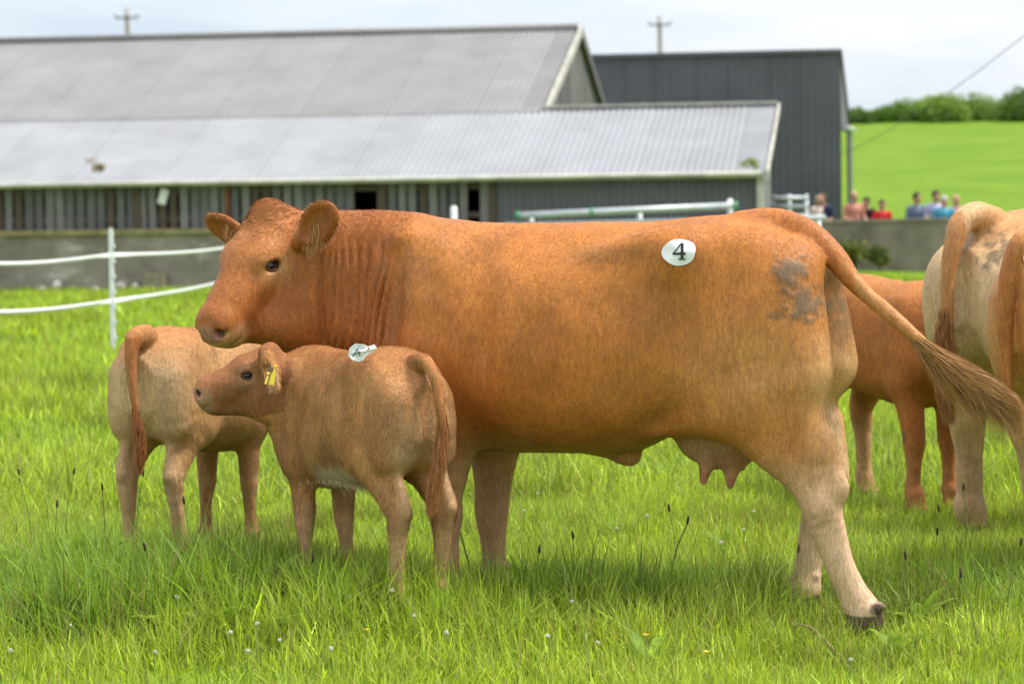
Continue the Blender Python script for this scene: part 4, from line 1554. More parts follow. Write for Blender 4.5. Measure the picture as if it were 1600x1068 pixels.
def build_flowers():
    proto = None
    spots = [(113, 975), (278, 940), (264, 920), (305, 915), (363, 1006), (388, 1018), (402, 985), (440, 1025), (549, 934), (613, 936), (648, 960), (614, 928), (820, 800), (893, 942), (965, 826), (1012, 790), (1177, 792), (1162, 833), (857, 1000),
             (20, 1036), (243, 1020), (1500, 840), (520, 1040), (1330, 1040), (840, 765), (1128, 835), (700, 1000), (935, 1030)]
    pm = clover_mesh()
    st = MB().tube([(0, 0, 0), (.004, .003, .06), (-.003, .0, .125)], .0016, 5)
    for i, (px, py) in enumerate(spots):
        g = gpt(px, py + 60)
        root = empty('clover_flower', g, i * 1.7)
        h = pm if i == 0 else None
        if proto is None:
            head = pm.build('flower_head', M_PETAL, root)
            stem = st.build('stem', M_STALK, root)
            proto = (head.data, stem.data)
        else:
            head = link('flower_head', proto[0], None, root)
            stem = link('stem', proto[1], None, root)
        z = .125 + .06 * ((i * 7) % 5) / 5
        head.location = (-.003, 0, z + .004)
        head.scale = (.62 + .3 * ((i * 5) % 7) / 7,) * 3
        head.rotation_euler = (.3 * math.sin(i), .3 * math.cos(i * 2), 0)
        stem.scale = (1, 1, z / .125)
        tag(root, 'small white clover flower head on a stalk in the grass', 'flower', 'white clover flowers in the grass')
    # ribwort plantain: dark seed heads on long bare stalks
    pl = [(100, 740), (52, 742), (168, 760), (210, 745), (300, 785), (87, 790), (205, 735), (262, 855), (1040, 815), (1060, 800), (900, 838), (1245, 862), (1480, 798), (1455, 830), (600, 855), (740, 800), (830, 860), (1510, 765), (1420, 870), (1570, 850), (1530, 905), (505, 870)]
    proto = None
    for i, (px, py) in enumerate(pl):
        g = gpt(px, py + 128)
        s = FPX / g[1]
        hh = 128 / s
        root = empty('plantain_stalk', g, i * 2.3)
        if proto is None:
            stem = MB().tube([(0, 0, 0), (.012, 0, .4), (.03, .004, .75), (.05, .01, 1.0)], [.0032, .0026, .002, .0016], 5).build('stem', M_STALK, root)
            head = MB().tube([(0, 0, 0), (.001, 0, .006), (.003, 0, .018), (.005, 0, .028), (.006, 0, .034)], [.0015, .0045, .005, .0038, .001], 7).build('seed_head', M_SEED, root, True)
            proto = (stem.data, head.data)
        else:
            stem = link('stem', proto[0], None, root)
            head = link('seed_head', proto[1], None, root)
        stem.scale = (1 + .8 * math.sin(i), 1, hh)
        head.location = (.05 * (1 + .8 * math.sin(i)), .01, hh - .002)
        tag(root, 'thin plantain stalk with a dark seed head above the grass', 'plant', 'plantain stalks in the grass')
    # docks and broad leaves
    r = random.Random(3)
    for i, (px, py, n, s) in enumerate([(125, 935, 8, 1.45), (70, 990, 7, 1.2), (330, 925, 6, 1.2), (250, 970, 6, 1.15), (190, 925, 7, 1.3), (30, 945, 7, 1.3), (410, 960, 6, 1.1), (300, 1000, 6, 1.0), (345, 1010, 5, .8), (640, 985, 5, .8), (770, 1010, 5, .75), (480, 1010, 5, .9), (1130, 880, 4, .8), (1440, 985, 5, .8), (1400, 1035, 4, .7), (1010, 1050, 4, .7)]):
        g = gpt(px, py)
        root = empty('dock_plant', g, r.uniform(0, 6))
        for k in range(n):
            L, W = 1.35 * s * r.uniform(.13, .27), .85 * s * r.uniform(.022, .040)
            a = 6.283 * k / n + r.uniform(-.4, .4)
            up = r.uniform(.85, 1.38)
            vs, fs = [], []
            m = 7
            for j in range(m + 1):
                t = j / m
                el = up - 1.0 * t * t * r.uniform(.8, 1.0)
                x = L * (t * math.cos(up) + .25 * t * t)
                z = L * (t * math.sin(up) - .38 * t * t)
                w = W * math.sin(math.pi * min(1, .10 + .9 * t) ** .8) * (1 if t < 1 else 0) + .002
                wav = .006 * math.sin(t * 14 + k)
                for q, dz in ((-1, .010 + wav), (0, 0), (1, .010 - wav)):
                    vs.append((x * math.cos(a) - q * w * math.sin(a), x * math.sin(a) + q * w * math.cos(a), z + dz * (w / W)))
            for j in range(m):
                for q in (0, 1):
                    b = j * 3 + q
                    fs.append((b, b + 1, b + 4, b + 3))
            MB().add(vs, fs).build('leaf', M_DOCK, root, True)
        tag(root, 'broad-leaved dock plant with upright green leaves among the grass', 'plant', 'dock plants in the grass')
    for px, py in ((575, 992), (1105, 1028), (1010, 1000)):
        g = gpt(px, py + 40)
        root = empty('buttercup', g)
        MB().tube([(0, 0, 0), (.004, 0, .06), (0, .003, .10)], .0013, 5).build('stem', M_STALK, root)
        b = MB()
        for k in range(5):
            a0, a1 = 6.283 * k / 5, 6.283 * (k + .9) / 5
            am = (a0 + a1) / 2
            b.add([(0, 0, .10), (.009 * math.cos(a0), .009 * math.sin(a0), .106), (.013 * math.cos(am), .013 * math.sin(am), .110), (.009 * math.cos(a1), .009 * math.sin(a1), .106)], [(0, 1, 2, 3)])
        b.build('flower_head', M_YEL, root, True)
        tag(root, 'tiny yellow buttercup flower low in the grass', 'flower', 'buttercups in the grass')
    g0, g1, g2, g3 = gpt(1222, 1008), gpt(1248, 1012), gpt(1285, 1022), gpt(1330, 1055)
    z = np.array([0, 0, 1.0])
    o = MB().tube([g0 + z * .02, g1 + z * .085, (g1 + g2) / 2 + z * .085, g2 + z * .06, g3 + z * .02], [.003, .004, .0045, .005, .005], 6).build('dead_stalk', M_STRAW, None, True)
    tag(o, 'bent brown dead stalk lying in the grass below the hind hoof', 'stalk')


build_flowers()

# ------------------------------------------------------------------ farm buildings
TH = math.radians(9)
BA = np.array([math.cos(TH), -math.sin(TH), 0.0])       # along the barn front, to the right
BB = np.array([math.sin(TH), math.cos(TH), 0.0])        # into the barn
BZ = np.array([0, 0, 1.0])
BO = P(600, 300, 51.0) * np.array([1, 1, 0])


def Bp(u, v, z):
    return BO + BA * u + BB * v + BZ * z


def on(px, py, v=0.0):
    """(u, z) where the ray through a photo pixel meets the plane v"""
    d = ray(px, py)
    c = np.array([0, 0, CAMH]) - BO
    t = (v - c @ BB) / (d @ BB)
    q = c + d * t
    return float(q @ BA), float(q[2])


def wood_mat(name, c, var=.45):
    m = Mat(name, .85, .15)
    n = m.noise(6, 6, .65, stretch=(9, 9, .6))
    n2 = m.noise(1.3, 4, .6)
    a = m.ramp(n, [(.25, tuple(x * (1 - var) for x in c)), (.75, tuple(x * (1 + var) for x in c))])
    m.color(m.mix(.5, a, m.ramp(n2, [(.3, tuple(x * .55 for x in c)), (.7, tuple(x * 1.3 for x in c))])))
    m.bump(n, .4, .01)
    return m.m


def sheet_mat(name, c, stain, rough=.55, metal=.0, spec=.35):
    m = Mat(name, rough, spec, metal)
    n = m.noise(.8, 6, .65)
    n2 = m.noise(5, 6, .7, stretch=(3, 3, .4))
    a = m.ramp(n, [(.28, tuple(x * .82 for x in c)), (.72, tuple(min(1, x * 1.12) for x in c))])
    m.color(m.mix(m.ramp(n2, [(.55, (0, 0, 0)), (.85, (.65, .65, .65))]), a, stain))
    return m.m


M_BOARD = [wood_mat('weathered_board', (.16, .155, .15)), wood_mat('weathered_board_brown', (.115, .092, .070)), wood_mat('weathered_board_pale', (.23, .22, .21))]
M_ROOF = [sheet_mat('roof_sheet', (.27, .275, .29), (.22, .21, .19), .55), sheet_mat('roof_sheet_dull', (.260, .264, .276), (.21, .20, .175), .6)]
M_ROOFS_UP = [sheet_mat('upper_roof_sheet', (.215, .21, .208), (.17, .15, .13), .65), sheet_mat('upper_roof_sheet_dull', (.206, .200, .196), (.16, .14, .12), .65)]
M_ROOF_UP = M_ROOFS_UP[1]
M_BLUE = sheet_mat('blue_grey_cladding', (.175, .180, .195), (.105, .11, .12), .55)
M_SLATE = sheet_mat('dark_grey_cladding', (.108, .114, .130), (.08, .085, .09), .5)
M_FASCIA = plain('fascia_paint', (.50, .48, .42), .7, .3, var=.25, scale=3)
M_WHITE = plain('white_plastic', (.78, .79, .80), .5, .4, var=.05, scale=5)
M_GALV = plain('galvanised_steel', (.52, .55, .57), .45, .5, .3, var=.15, scale=8)
M_GREEN = plain('green_paint', (.03, .30, .10), .5, .4, var=.2)
M_RUST = plain('rusty_steel', (.22, .085, .045), .85, .2, var=.4, scale=9)
M_DARK = plain('interior_shade_black', (.02, .02, .02), .9, .1)  # near-black colour stands in for shade inside the buildings


def concrete_mat(name, c, moss=True):
    m = Mat(name, .9, .2)
    n = m.noise(1.2, 6, .65)
    n2 = m.noise(.7, 5, .7, stretch=(1, 1, 2.5))
    n3 = m.noise(14, 5, .7)
    a = m.ramp(n, [(.3, tuple(x * .6 for x in c)), (.7, tuple(x * 1.25 for x in c))])
    a = m.mix(m.ramp(n2, [(.55, (0, 0, 0)), (.62, (.8, .8, .8))]), a, (.52, .48, .42))     # flakes of old whitewash
    a = m.mix(m.ramp(n3, [(.5, (0, 0, 0)), (.8, (.4, .4, .4))]), a, tuple(x * .5 for x in c))
    m.color(a)
    m.bump(n3, .5, .02)
    return m.m


M_CONC = concrete_mat('rendered_wall', (.30, .262, .215))
M_CONC2 = plain('yard_wall_render', (.215, .185, .145), .9, .15, var=.3, scale=2.0)
M_LEDGE = plain('mossy_ledge', (.30, .25, .13), .9, .1, var=.35, scale=5)


def corrugated(u0, u1, v0, z0, v1, z1, waves, amp, thick=None, per=6):
    """sheet between two edge lines (u0..u1 at v0,z0) and (u0..u1 at v1,z1) with waves across u"""
    n = waves * per
    up = np.cross(BA, (BB * (v1 - v0) + BZ * (z1 - z0)))
    up = up / np.linalg.norm(up)
    if up[2] < 0 or (abs(up[2]) < .1 and up @ BB > 0):
        up = -up
    vs = []
    for (v, z) in ((v0, z0), (v1, z1)):
        for i in range(n + 1):
            w = amp * math.cos(2 * math.pi * i / per)
            vs.append(Bp(u0 + (u1 - u0) * i / n, v, z) + up * w)
    fs = [(i, i + 1, n + 2 + i, n + 1 + i) for i in range(n)]
    return vs, fs


def build_barn():
    barn = empty('barn', Bp(on(400, 300)[0], 6, -.6))
    inv = np.array(barn.location)

    def part(mb, name, mat, smooth=False, parent=None):
        mb.v = [tuple(np.array(p) - inv) for p in mb.v]
        o = mb.build(name, mat, barn if parent is None else parent, smooth)
        return o
    ax = (BA, BB, BZ)
    uL = on(-420, 300)[0]
    uW = on(778, 300)[0]                      # boards end, blue cladding starts
    uR = on(1186, 290)[0]
    ze = on(600, 273)[1]                      # eaves
    zl = on(150, 366)[1]                      # top of base wall
    zg = -1.0
    # pitch of the roof
    tp = math.tan(math.radians(19))
    V1, V2 = 3.65, 9.1
    VB = 14.4
    zr = ze + V2 * tp
    zb = zr - (VB - V2) * tp * 1.15
    # gable position: apex seen at 905
    uG = on(903, 52, V2)[0]
    # base wall and its ledge
    b = MB().box(Bp((uL + uR) / 2, -.12, (zl + zg) / 2), (uR - uL, .30, zl - zg), ax)
    part(b, 'base_wall', M_CONC)
    n = 16
    for i in range(n):
        a0, a1 = uL + (uR - uL) * i / n, uL + (uR - uL) * (i + 1) / n
        part(MB().box(Bp((a0 + a1) / 2, -.15, zl + .045), (a1 - a0 - .012, .42, .09), ax, .012), 'coping_slab', M_LEDGE)
    # boards
    r = random.Random(5)
    u = uL
    pitch = .205
    k = 0
    gaps = [on(x, 300)[0] for x in (569, 741)]
    posts = []
    while u < uW - .1:
        if all(abs(u - g) > .13 for g in gaps):
            w = r.uniform(.14, .175)
            h = ze - .05 - zl
            mt = M_BOARD[r.choice([0, 0, 0, 2, 2, 1])]
            dz = r.uniform(-.02, .02)
            t = r.uniform(-.012, .012)
            A2 = (BA * math.cos(t) + BZ * math.sin(t), BB, BZ * math.cos(t) - BA * math.sin(t))
            part(MB().box(Bp(u, .03 + r.uniform(0, .02), zl + .09 + h / 2 - .04 + dz), (w, .022, h - .06), A2), 'board', mt)
        u += pitch * r.uniform(.93, 1.07)
    for px, mt, w in ((213, M_BOARD[1], .16), (355, M_RUST, .09), (770, M_BOARD[1], .15)):
        uu = on(px, 300)[0]
        part(MB().box(Bp(uu, -.02 if mt is M_RUST else 0.0, (zl + ze) / 2 + .02), (w, .05, ze - zl - .10), ax, .01), 'post', mt)
    part(MB().box(Bp((uL + uW) / 2, .10, zl + .28), (uW - uL, .05, .10), ax), 'rail', M_BOARD[1])
    part(MB().box(Bp((uL + uW) / 2, .10, ze - .25), (uW - uL, .05, .10), ax), 'rail', M_BOARD[1])
    # blue-grey cladding on the right bay
    ns = 9
    for i in range(ns):
        a0, a1 = uW + (uR - uW) * i / ns, uW + (uR - uW) * (i + 1) / ns
        vs, fs = corrugated(a0, a1, .02 + .012 * (i % 2), zl + .09, .02 + .012 * (i % 2), ze - .03, 4, .034, per=4)
        part(MB().add(vs, fs), 'cladding_sheet', M_BLUE)
    # added near-black panel paints the inside dark; board wall closes the left end
    part(MB().box(Bp((uL + uR) / 2, V1 + 2.2, (zg + ze) / 2 + .5), (uR - uL - .2, .12, ze - zg + 1.2), ax), 'shade_panel', M_DARK)
    part(MB().box(Bp(uL + .05, 7, (zg + ze) / 2), (.1, 14, ze - zg - .05), ax), 'end_wall', M_BOARD[0])
    # lean-to end wall on the right
    e = MB()
    e.add([Bp(uR, .05, zg), Bp(uR, V1, zg), Bp(uR, V1, ze + V1 * tp - .08), Bp(uR, .05, ze - .04)], [(0, 1, 2, 3)])
    e.add([Bp(uR - .08, .05, zg), Bp(uR - .08, V1, zg), Bp(uR - .08, V1, ze + V1 * tp - .08), Bp(uR - .08, .05, ze - .04)], [(3, 2, 1, 0)])
    e.add([Bp(uR, .05, zg), Bp(uR - .08, .05, zg), Bp(uR - .08, .05, ze - .04), Bp(uR, .05, ze - .04)], [(3, 2, 1, 0)])
    part(e, 'end_wall', M_BLUE)
    part(MB().box(Bp(uR + .02, -.02, (zg + ze) / 2), (.12, .12, ze - zg - .02), ax), 'corner_post', M_FASCIA)
    # lower roof: corrugated sheets
    un = uL - .3
    w = .915
    i = 0
    uRR = uR + .12
    while un < uRR - .2:
        a1 = min(un + w, uRR)
        dz = .004 * (i % 2)
        vs, fs = corrugated(un, a1, -.22, ze - .22 * tp + dz, V1 + .05, ze + (V1 + .05) * tp + dz, 7, .020)
        part(MB().add(vs, fs), 'roof_sheet', M_ROOF[r.choice([0, 0, 1])], True)
        un += w
        i += 1
    un = uL - .3
    i = 0
    while un < uG - .1:
        a1 = min(un + w, uG)
        dz = .014 + .004 * (i % 2)
        vs, fs = corrugated(un, a1, V1 - .15, ze + (V1 - .15) * tp + dz, V2, zr + dz, 7, .020)
        part(MB().add(vs, fs), 'roof_sheet', M_ROOFS_UP[r.choice([0, 0, 1])], True)
        un += w
        i += 1
    # top edge flashing of the lean-to right of the gable, ridge, back slope
    part(MB().box(Bp((uG + uRR) / 2, V1 + .02, ze + V1 * tp + .055), (uRR - uG, .22, .05), ax), 'flashing', M_FASCIA)
    part(MB().tube([Bp(uL - .3, V2, zr + .05), Bp(uG, V2, zr + .05)], .09, 8), 'ridge_cap', M_ROOF_UP, True)
    vs = [Bp(uL - .3, V2, zr), Bp(uG + .08, V2, zr), Bp(uG + .08, VB, zb), Bp(uL - .3, VB, zb)]
    vs2 = [p - BZ * .05 for p in vs]
    part(MB().add(vs + vs2, [(0, 1, 2, 3), (7, 6, 5, 4), (0, 4, 5, 1), (1, 5, 6, 2), (2, 6, 7, 3), (3, 7, 4, 0)]), 'back_roof', M_ROOF_UP)
    # fascia and gutter
    part(MB().box(Bp((uL + uR) / 2, -.19, ze - .115), (uR - uL + .2, .03, .085), ax), 'fascia_board', M_FASCIA)
    part(MB().tube([Bp(uL, -.27, ze - .10), Bp(uR + .05, -.27, ze - .085)], .042, 8), 'gutter', M_FASCIA, True)
    # gable wall: narrow vertical boards following the slopes
    nb = 44
    for i in range(nb):
        v0, v1 = V1 - .1 + (VB - V1) * i / nb, V1 - .1 + (VB - V1) * (i + 1) / nb
        top = lambda v: (zr - (V2 - v) * tp if v < V2 else zr - (v - V2) * tp * 1.15) - .06
        x0 = uG - .02 + r.uniform(-.012, .012)
        lo = zg + 1.0
        q = MB()
        g = .012
        pts = [Bp(x0, v0 + g, lo), Bp(x0, v1 - g, lo), Bp(x0, v1 - g, top(v1)), Bp(x0, v0 + g, top(v0))]
        bk = [p - BA * .03 for p in pts]
        q.add(pts + bk, [(0, 1, 2, 3), (7, 6, 5, 4), (0, 4, 5, 1), (1, 5, 6, 2), (2, 6, 7, 3), (3, 7, 4, 0)])
        part(q, 'gable_board', M_BOARD[r.choice([0, 0, 2])])
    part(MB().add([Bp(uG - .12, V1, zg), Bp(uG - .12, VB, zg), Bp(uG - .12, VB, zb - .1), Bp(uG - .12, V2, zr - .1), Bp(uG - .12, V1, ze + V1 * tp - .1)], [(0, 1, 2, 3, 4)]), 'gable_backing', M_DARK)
    for (va, za, vb, zc, mt) in ((V1 - .1, ze + (V1 - .1) * tp, V2 + .02, zr, M_FASCIA), (V2, zr, VB, zb, M_BOARD[0])):
        q = MB()
        p0, p1 = Bp(uG + .05, va, za), Bp(uG + .05, vb, zc)
        pts = [p0 + BZ * .09, p1 + BZ * .09, p1 - BZ * .13, p0 - BZ * .13]
        bk = [p + BA * .05 for p in pts]
        q.add(pts + bk, [(3, 2, 1, 0), (4, 5, 6, 7), (0, 1, 5, 4), (1, 2, 6, 5), (2, 3, 7, 6), (3, 0, 4, 7)])
        part(q, 'barge_board', mt)
    q = MB()
    p0, p1 = Bp(uRR + .03, -.22, ze - .22 * tp), Bp(uRR + .03, V1 + .05, ze + V1 * tp)
    pts = [p0 + BZ * .05, p1 + BZ * .05, p1 - BZ * .10, p0 - BZ * .10]
    bk = [p + BA * .04 for p in pts]
    q.add(pts + bk, [(3, 2, 1, 0), (4, 5, 6, 7), (0, 1, 5, 4), (1, 2, 6, 5), (2, 3, 7, 6), (3, 0, 4, 7)])
    part(q, 'barge_board', M_FASCIA)
    tag(barn, 'long low barn with grey corrugated roof, slatted board front and blue-grey end bay', 'barn')
    # plate hung on the boards
    u0, z0 = on(256, 307)
    t = math.radians(72)
    A2 = (BA * math.cos(t) + BZ * math.sin(t), BB, BZ * math.cos(t) - BA * math.sin(t))
    o = MB().box(Bp(u0, -.045, z0), (.30, .02, .16), A2, .004).build('white_plate', M_WHITE)
    tag(o, 'small tilted white plate fixed to the barn boards', 'plate')
    return uR, ze, zl, V1, tp


BARN = build_barn()


def build_shed():
    v = 15.6
    uL, zt = on(860, 88, v)
    uR, zt2 = on(1312, 80, v)
    zg = -1.2
    zt = zt2
    dep = 6.0
    zbk = on(1341, 196, v + dep)[1]
    shed = empty('shed', Bp((uL + uR) / 2, v + 3, zg))
    inv = np.array(shed.location)

    def part(mb, name, mat, smooth=False):
        mb.v = [tuple(np.array(p) - inv) for p in mb.v]
        return mb.build(name, mat, shed, smooth)
    ns = 8
    for i in range(ns):
        a0, a1 = uL + (uR - uL) * i / ns, uL + (uR - uL) * (i + 1) / ns
        o = .018 * (i % 2)
        vs, fs = corrugated(a0 - .02, a1 + .02, v - o, zg, v - o, zt - .04, 5, .018, per=4)
        part(MB().add(vs, fs), 'cladding_sheet', M_SLATE)
    part(MB().box(Bp((uL + uR) / 2, v - .06, zt), (uR - uL + .1, .10, .10), (BA, BB, BZ)), 'ridge_flashing', M_SLATE)
    # roof falling to the back
    vs = [Bp(uL, v, zt + .03), Bp(uR + .06, v, zt + .03), Bp(uR + .06, v + dep, zbk), Bp(uL, v + dep, zbk)]
    v2 = [p - BZ * .06 for p in vs]
    part(MB().add(vs + v2, [(0, 1, 2, 3), (7, 6, 5, 4), (0, 4, 5, 1), (1, 5, 6, 2), (2, 6, 7, 3), (3, 7, 4, 0)]), 'roof', M_SLATE)
    # gable side with a dark doorway; door leaf slid to the back half
    zd = on(1320, 203, v + 1)[1]

    def side(v0, v1, z0, z1a, z1b, name, mat, off=0.0):
        p = [Bp(uR + off, v0, z0), Bp(uR + off, v1, z0), Bp(uR + off, v1, z1b), Bp(uR + off, v0, z1a)]
        k = [q - BA * .06 for q in p]
        part(MB().add(p + k, [(0, 1, 2, 3), (7, 6, 5, 4), (0, 4, 5, 1), (1, 5, 6, 2), (2, 6, 7, 3), (3, 7, 4, 0)]), name, mat)
    f = lambda vv: zt + (zbk - zt) * (vv - v) / dep - .06
    side(v + .02, v + dep, zd, f(v), f(v + dep) if f(v + dep) > zd else zd + .02, 'side_wall', M_SLATE)
    side(v + .02, v + .5, zg, zd - .004, zd - .004, 'door_jamb', M_SLATE)
    side(v + 3.4, v + dep, zg, zd - .004, zd - .004, 'sliding_door', M_SLATE, .10)
    part(MB().box(Bp(uR - 1.6, v + 3, (zg + zd) / 2), (.1, dep - .3, zd - zg), (BA, BB, BZ)), 'shade_panel', M_DARK)  # added near-black panel stands for the shade behind the doorway
    part(MB().tube([Bp(uR + .14, v + .1, zd + .05), Bp(uR + .14, v + dep, zd + .05)], .06, 6), 'door_track', M_GALV)
    tag(shed, 'tall dark grey clad shed behind the barn end', 'shed')


build_shed()


def build_yard():
    # wall on the right of the barn
    D = 61.5
    L, R = P(1150, 350, D - .2), P(1900, 336, D + 1.5)
    d = (R - L) * np.array([1, 1, 0])
    ln = np.linalg.norm(d)
    d /= ln
    nrm = np.array([-d[1], d[0], 0])
    zt = P(1380, 347, D)[2]
    root = empty('yard_wall', ((L + R) / 2)[:2].tolist() + [-1.3])
    inv = np.array(root.location)
    c = (L + R) / 2 * np.array([1, 1, 0])
    b = MB().box(c + BZ * ((zt - 1.3) / 2) - inv, (ln, .25, zt + 1.3), (d, nrm, BZ))
    b.build('wall_face', M_CONC2, root)
    n = 12
    for i in range(n):
        p = L * np.array([1, 1, 0]) + d * ln * (i + .5) / n
        MB().box(p + BZ * (zt + .03) - inv, (ln / n - .015, .32, .06), (d, nrm, BZ), .01).build('coping_slab', M_CONC2, root)
    tag(root, 'low rendered yard wall the spectators stand behind', 'wall')
    return D, zt, nrm


YD, YZ, YN = build_yard()


def rail_tube(root, a, b, r, mat, name='rail'):
    inv = np.array(root.location)
    return MB().tube([np.array(a) - inv, np.array(b) - inv], r, 10).build(name, mat, root, True)


def build_rails():
    D = 47.0
    a, b = P(806, 337, D), P(1152, 321, D)
    root = empty('feed_barrier', (a[0] + .5 * (b[0] - a[0]), D, float(ground_z(1, D))))
    rail_tube(root, a, b, .060, M_GALV)
    for t in (0.0, .335, .985):
        p = a + (b - a) * t
        q = a + (b - a) * (t + .012)
        rail_tube(root, p, q, .078, M_GREEN, 'green_sleeve')
    a2, b2 = P(790, 352, D), P(1290, 340, D)
    rail_tube(root, a2, b2, .05, M_GALV)
    for px in (830, 1000, 1146, 1280):
        t = (px - 806) / (1152 - 806)
        p = a + (b - a) * min(t, .97) if px < 1200 else P(px, 338, D)
        rail_tube(root, (p[0], p[1] + .13, p[2] + (.03 if px != 1146 else .12)), (p[0], p[1] + .13, -.9), .045, M_WHITE if px == 1146 else M_GALV, 'upright')
    tag(root, 'long galvanised feed barrier with green sleeves in front of the cladding', 'barrier')
    D = 56.0
    root = empty('cattle_hurdle', P(1250, 340, D) * np.array([1, 1, 0]) + BZ * -.7)
    for py in (309, 322, 336):
        rail_tube(root, P(1204, py + 1, D), P(1262, py, D), .045, M_GALV)
    for px in (1206, 1233, 1260):
        rail_tube(root, P(px, 304, D + .1), P(px, 304, D + .1) * np.array([1, 1, 0]) + BZ * -.75, .04, M_GALV, 'upright')
    tag(root, 'galvanised cattle hurdle standing against the dark shed', 'hurdle')
    p = P(709, 322, 44)
    o = MB().tube([(p[0], 44, -.6), (p[0], 44, p[2] - .02), (p[0], 44, p[2])], [.055, .055, .03], 10).build('marker_post', M_WHITE, None, True)
    tag(o, 'short white post behind the cow\'s shoulders before the slatted boards', 'post')


build_rails()


def build_fence():
    g = gpt(177, 556)
    top = P(173, 357, g[1])
    pts = [(P(-90, 560, g[1] - 1.6), None), (g, top), (P(405, 500, 41.0), None)]
    tops = []
    h = top[2] - g[2]
    lean = (top - g) / h
    for i, (q, t) in enumerate(pts):
        x, y = q[0], q[1]
        z = float(ground_z(x, y))
        root = empty('fence_post', (x, y, z - .02))
        b = MB().box((lean[0] * h / 2, 0, h / 2), (.046, .030, h), (np.array([1, 0, 0]), np.array([0, 1, 0]), np.array([lean[0], 0, 1.0])), .008)
        b.build('stake', M_WHITE, root)
        for k in range(7):
            zz = h * (.16 + .12 * k)
            MB().box((lean[0] * zz + .030, -.004, zz), (.022, .022, .030), None).build('insulator_lug', M_WHITE, root)
        MB().box((lean[0] * h, 0, h + .012), (.036, .024, .03), None).build('cap', M_WHITE, root)
        tag(root, ['white plastic fence post where the tape runs out of view', 'white plastic electric-fence post standing before the barn wall', 'white plastic fence post farther along, behind the cow\'s head'][i], 'fence post', 'electric fence posts')
        tops.append((x, y, z, h))
    # two tapes
    za = [P(174, 398, g[1])[2] - g[2], P(175, 470, g[1])[2] - g[2]]
    for k, zz in enumerate(za):
        vs, fs = [], []
        line = []
        for (x0, y0, z0, h0), (x1, y1, z1, h1) in zip(tops[:-1], tops[1:]):
            for j in range(9):
                t = j / 8
                sag = -.05 * math.sin(math.pi * t)
                line.append((x0 + (x1 - x0) * t, y0 + (y1 - y0) * t - .03, z0 + (z1 - z0) * t + zz + sag, t))
        for i, (x, y, z, t) in enumerate(line):
            tw = .25 * math.sin(i * .7)
            for q in (-1, 1):
                vs.append((x + .001, y + q * .017 * math.sin(tw), z + q * .019 * math.cos(tw)))
        n = len(line)
        fs = [(2 * i, 2 * i + 2, 2 * i + 3, 2 * i + 1) for i in range(n - 1)]
        me = MB().add(vs, fs)
        o = me.build('fence_tape', M_WHITE, None, True)
        sm = o.modifiers.new('thickness', 'SOLIDIFY'); sm.thickness = .002
        tag(o, ['upper white electric fence tape strung between the posts', 'lower white electric fence tape strung between the posts'][k], 'fence tape', 'electric fence tapes')


build_fence()


def build_poles():
    for px, top, D, lb in ((200, 14, 105, 'wooden power pole rising behind the long barn roof'), (1032, 26, 112, 'wooden power pole rising behind the dark shed')):
        p = P(px, top, D)
        root = empty('power_pole', (p[0], D, float(ground_z(p[0], D))))
        h = p[2] - root.location[2]
        MB().tube([(0, 0, 0), (0, 0, h * .5), (-.05, 0, h)], [.15, .12, .09], 10).build('pole', wood_mat('pole_wood', (.30, .27, .24)), root, True)
        MB().box((-.04, -.10, h - .35), (.9, .08, .08), None).build('crossarm', M_BOARD[2], root)
        for x in (-.45, 0, .45):
            MB().tube([(x - .04, -.10, h - .30), (x - .04, -.10, h - .20), (x - .04, -.10, h - .12)], [.03, .05, .02], 8).build('insulator', M_GALV, root, True)
        tag(root, lb, 'power pole')
    a, b = P(1680, -8, 38), P(1196, 288, 49)
    pts = []
    for i in range(13):
        t = i / 12
        pts.append(a + (b - a) * t - BZ * .35 * math.sin(math.pi * t))
    o = MB().tube(pts, .0065, 5).build('overhead_cable', plain('cable', (.10, .10, .11), .6), None, True)
    tag(o, 'thin dark overhead cable sloping down to the barn corner', 'cable')


build_poles()


# ------------------------------------------------------------------ hedge, shrubs
M_LEAF = None


def leaf_material():
    m = Mat('hedge_leaf', .6, .2)
    col = m.attr()
    m.color(col)
    tr = m.n('ShaderNodeBsdfTranslucent')
    m.l(m.mix(1.0, col, (1.2, 1.2, .5), 'MULTIPLY'), tr.inputs[0])
    mx = m.n('ShaderNodeMixShader')
    mx.inputs[0].default_value = .3
    m.l(m.b.outputs[0], mx.inputs[1]); m.l(tr.outputs[0], mx.inputs[2]); m.l(mx.outputs[0], m.out.inputs[0])
    return m.m


M_LEAF = leaf_material()
M_BARK = wood_mat('bark', (.10, .08, .06))


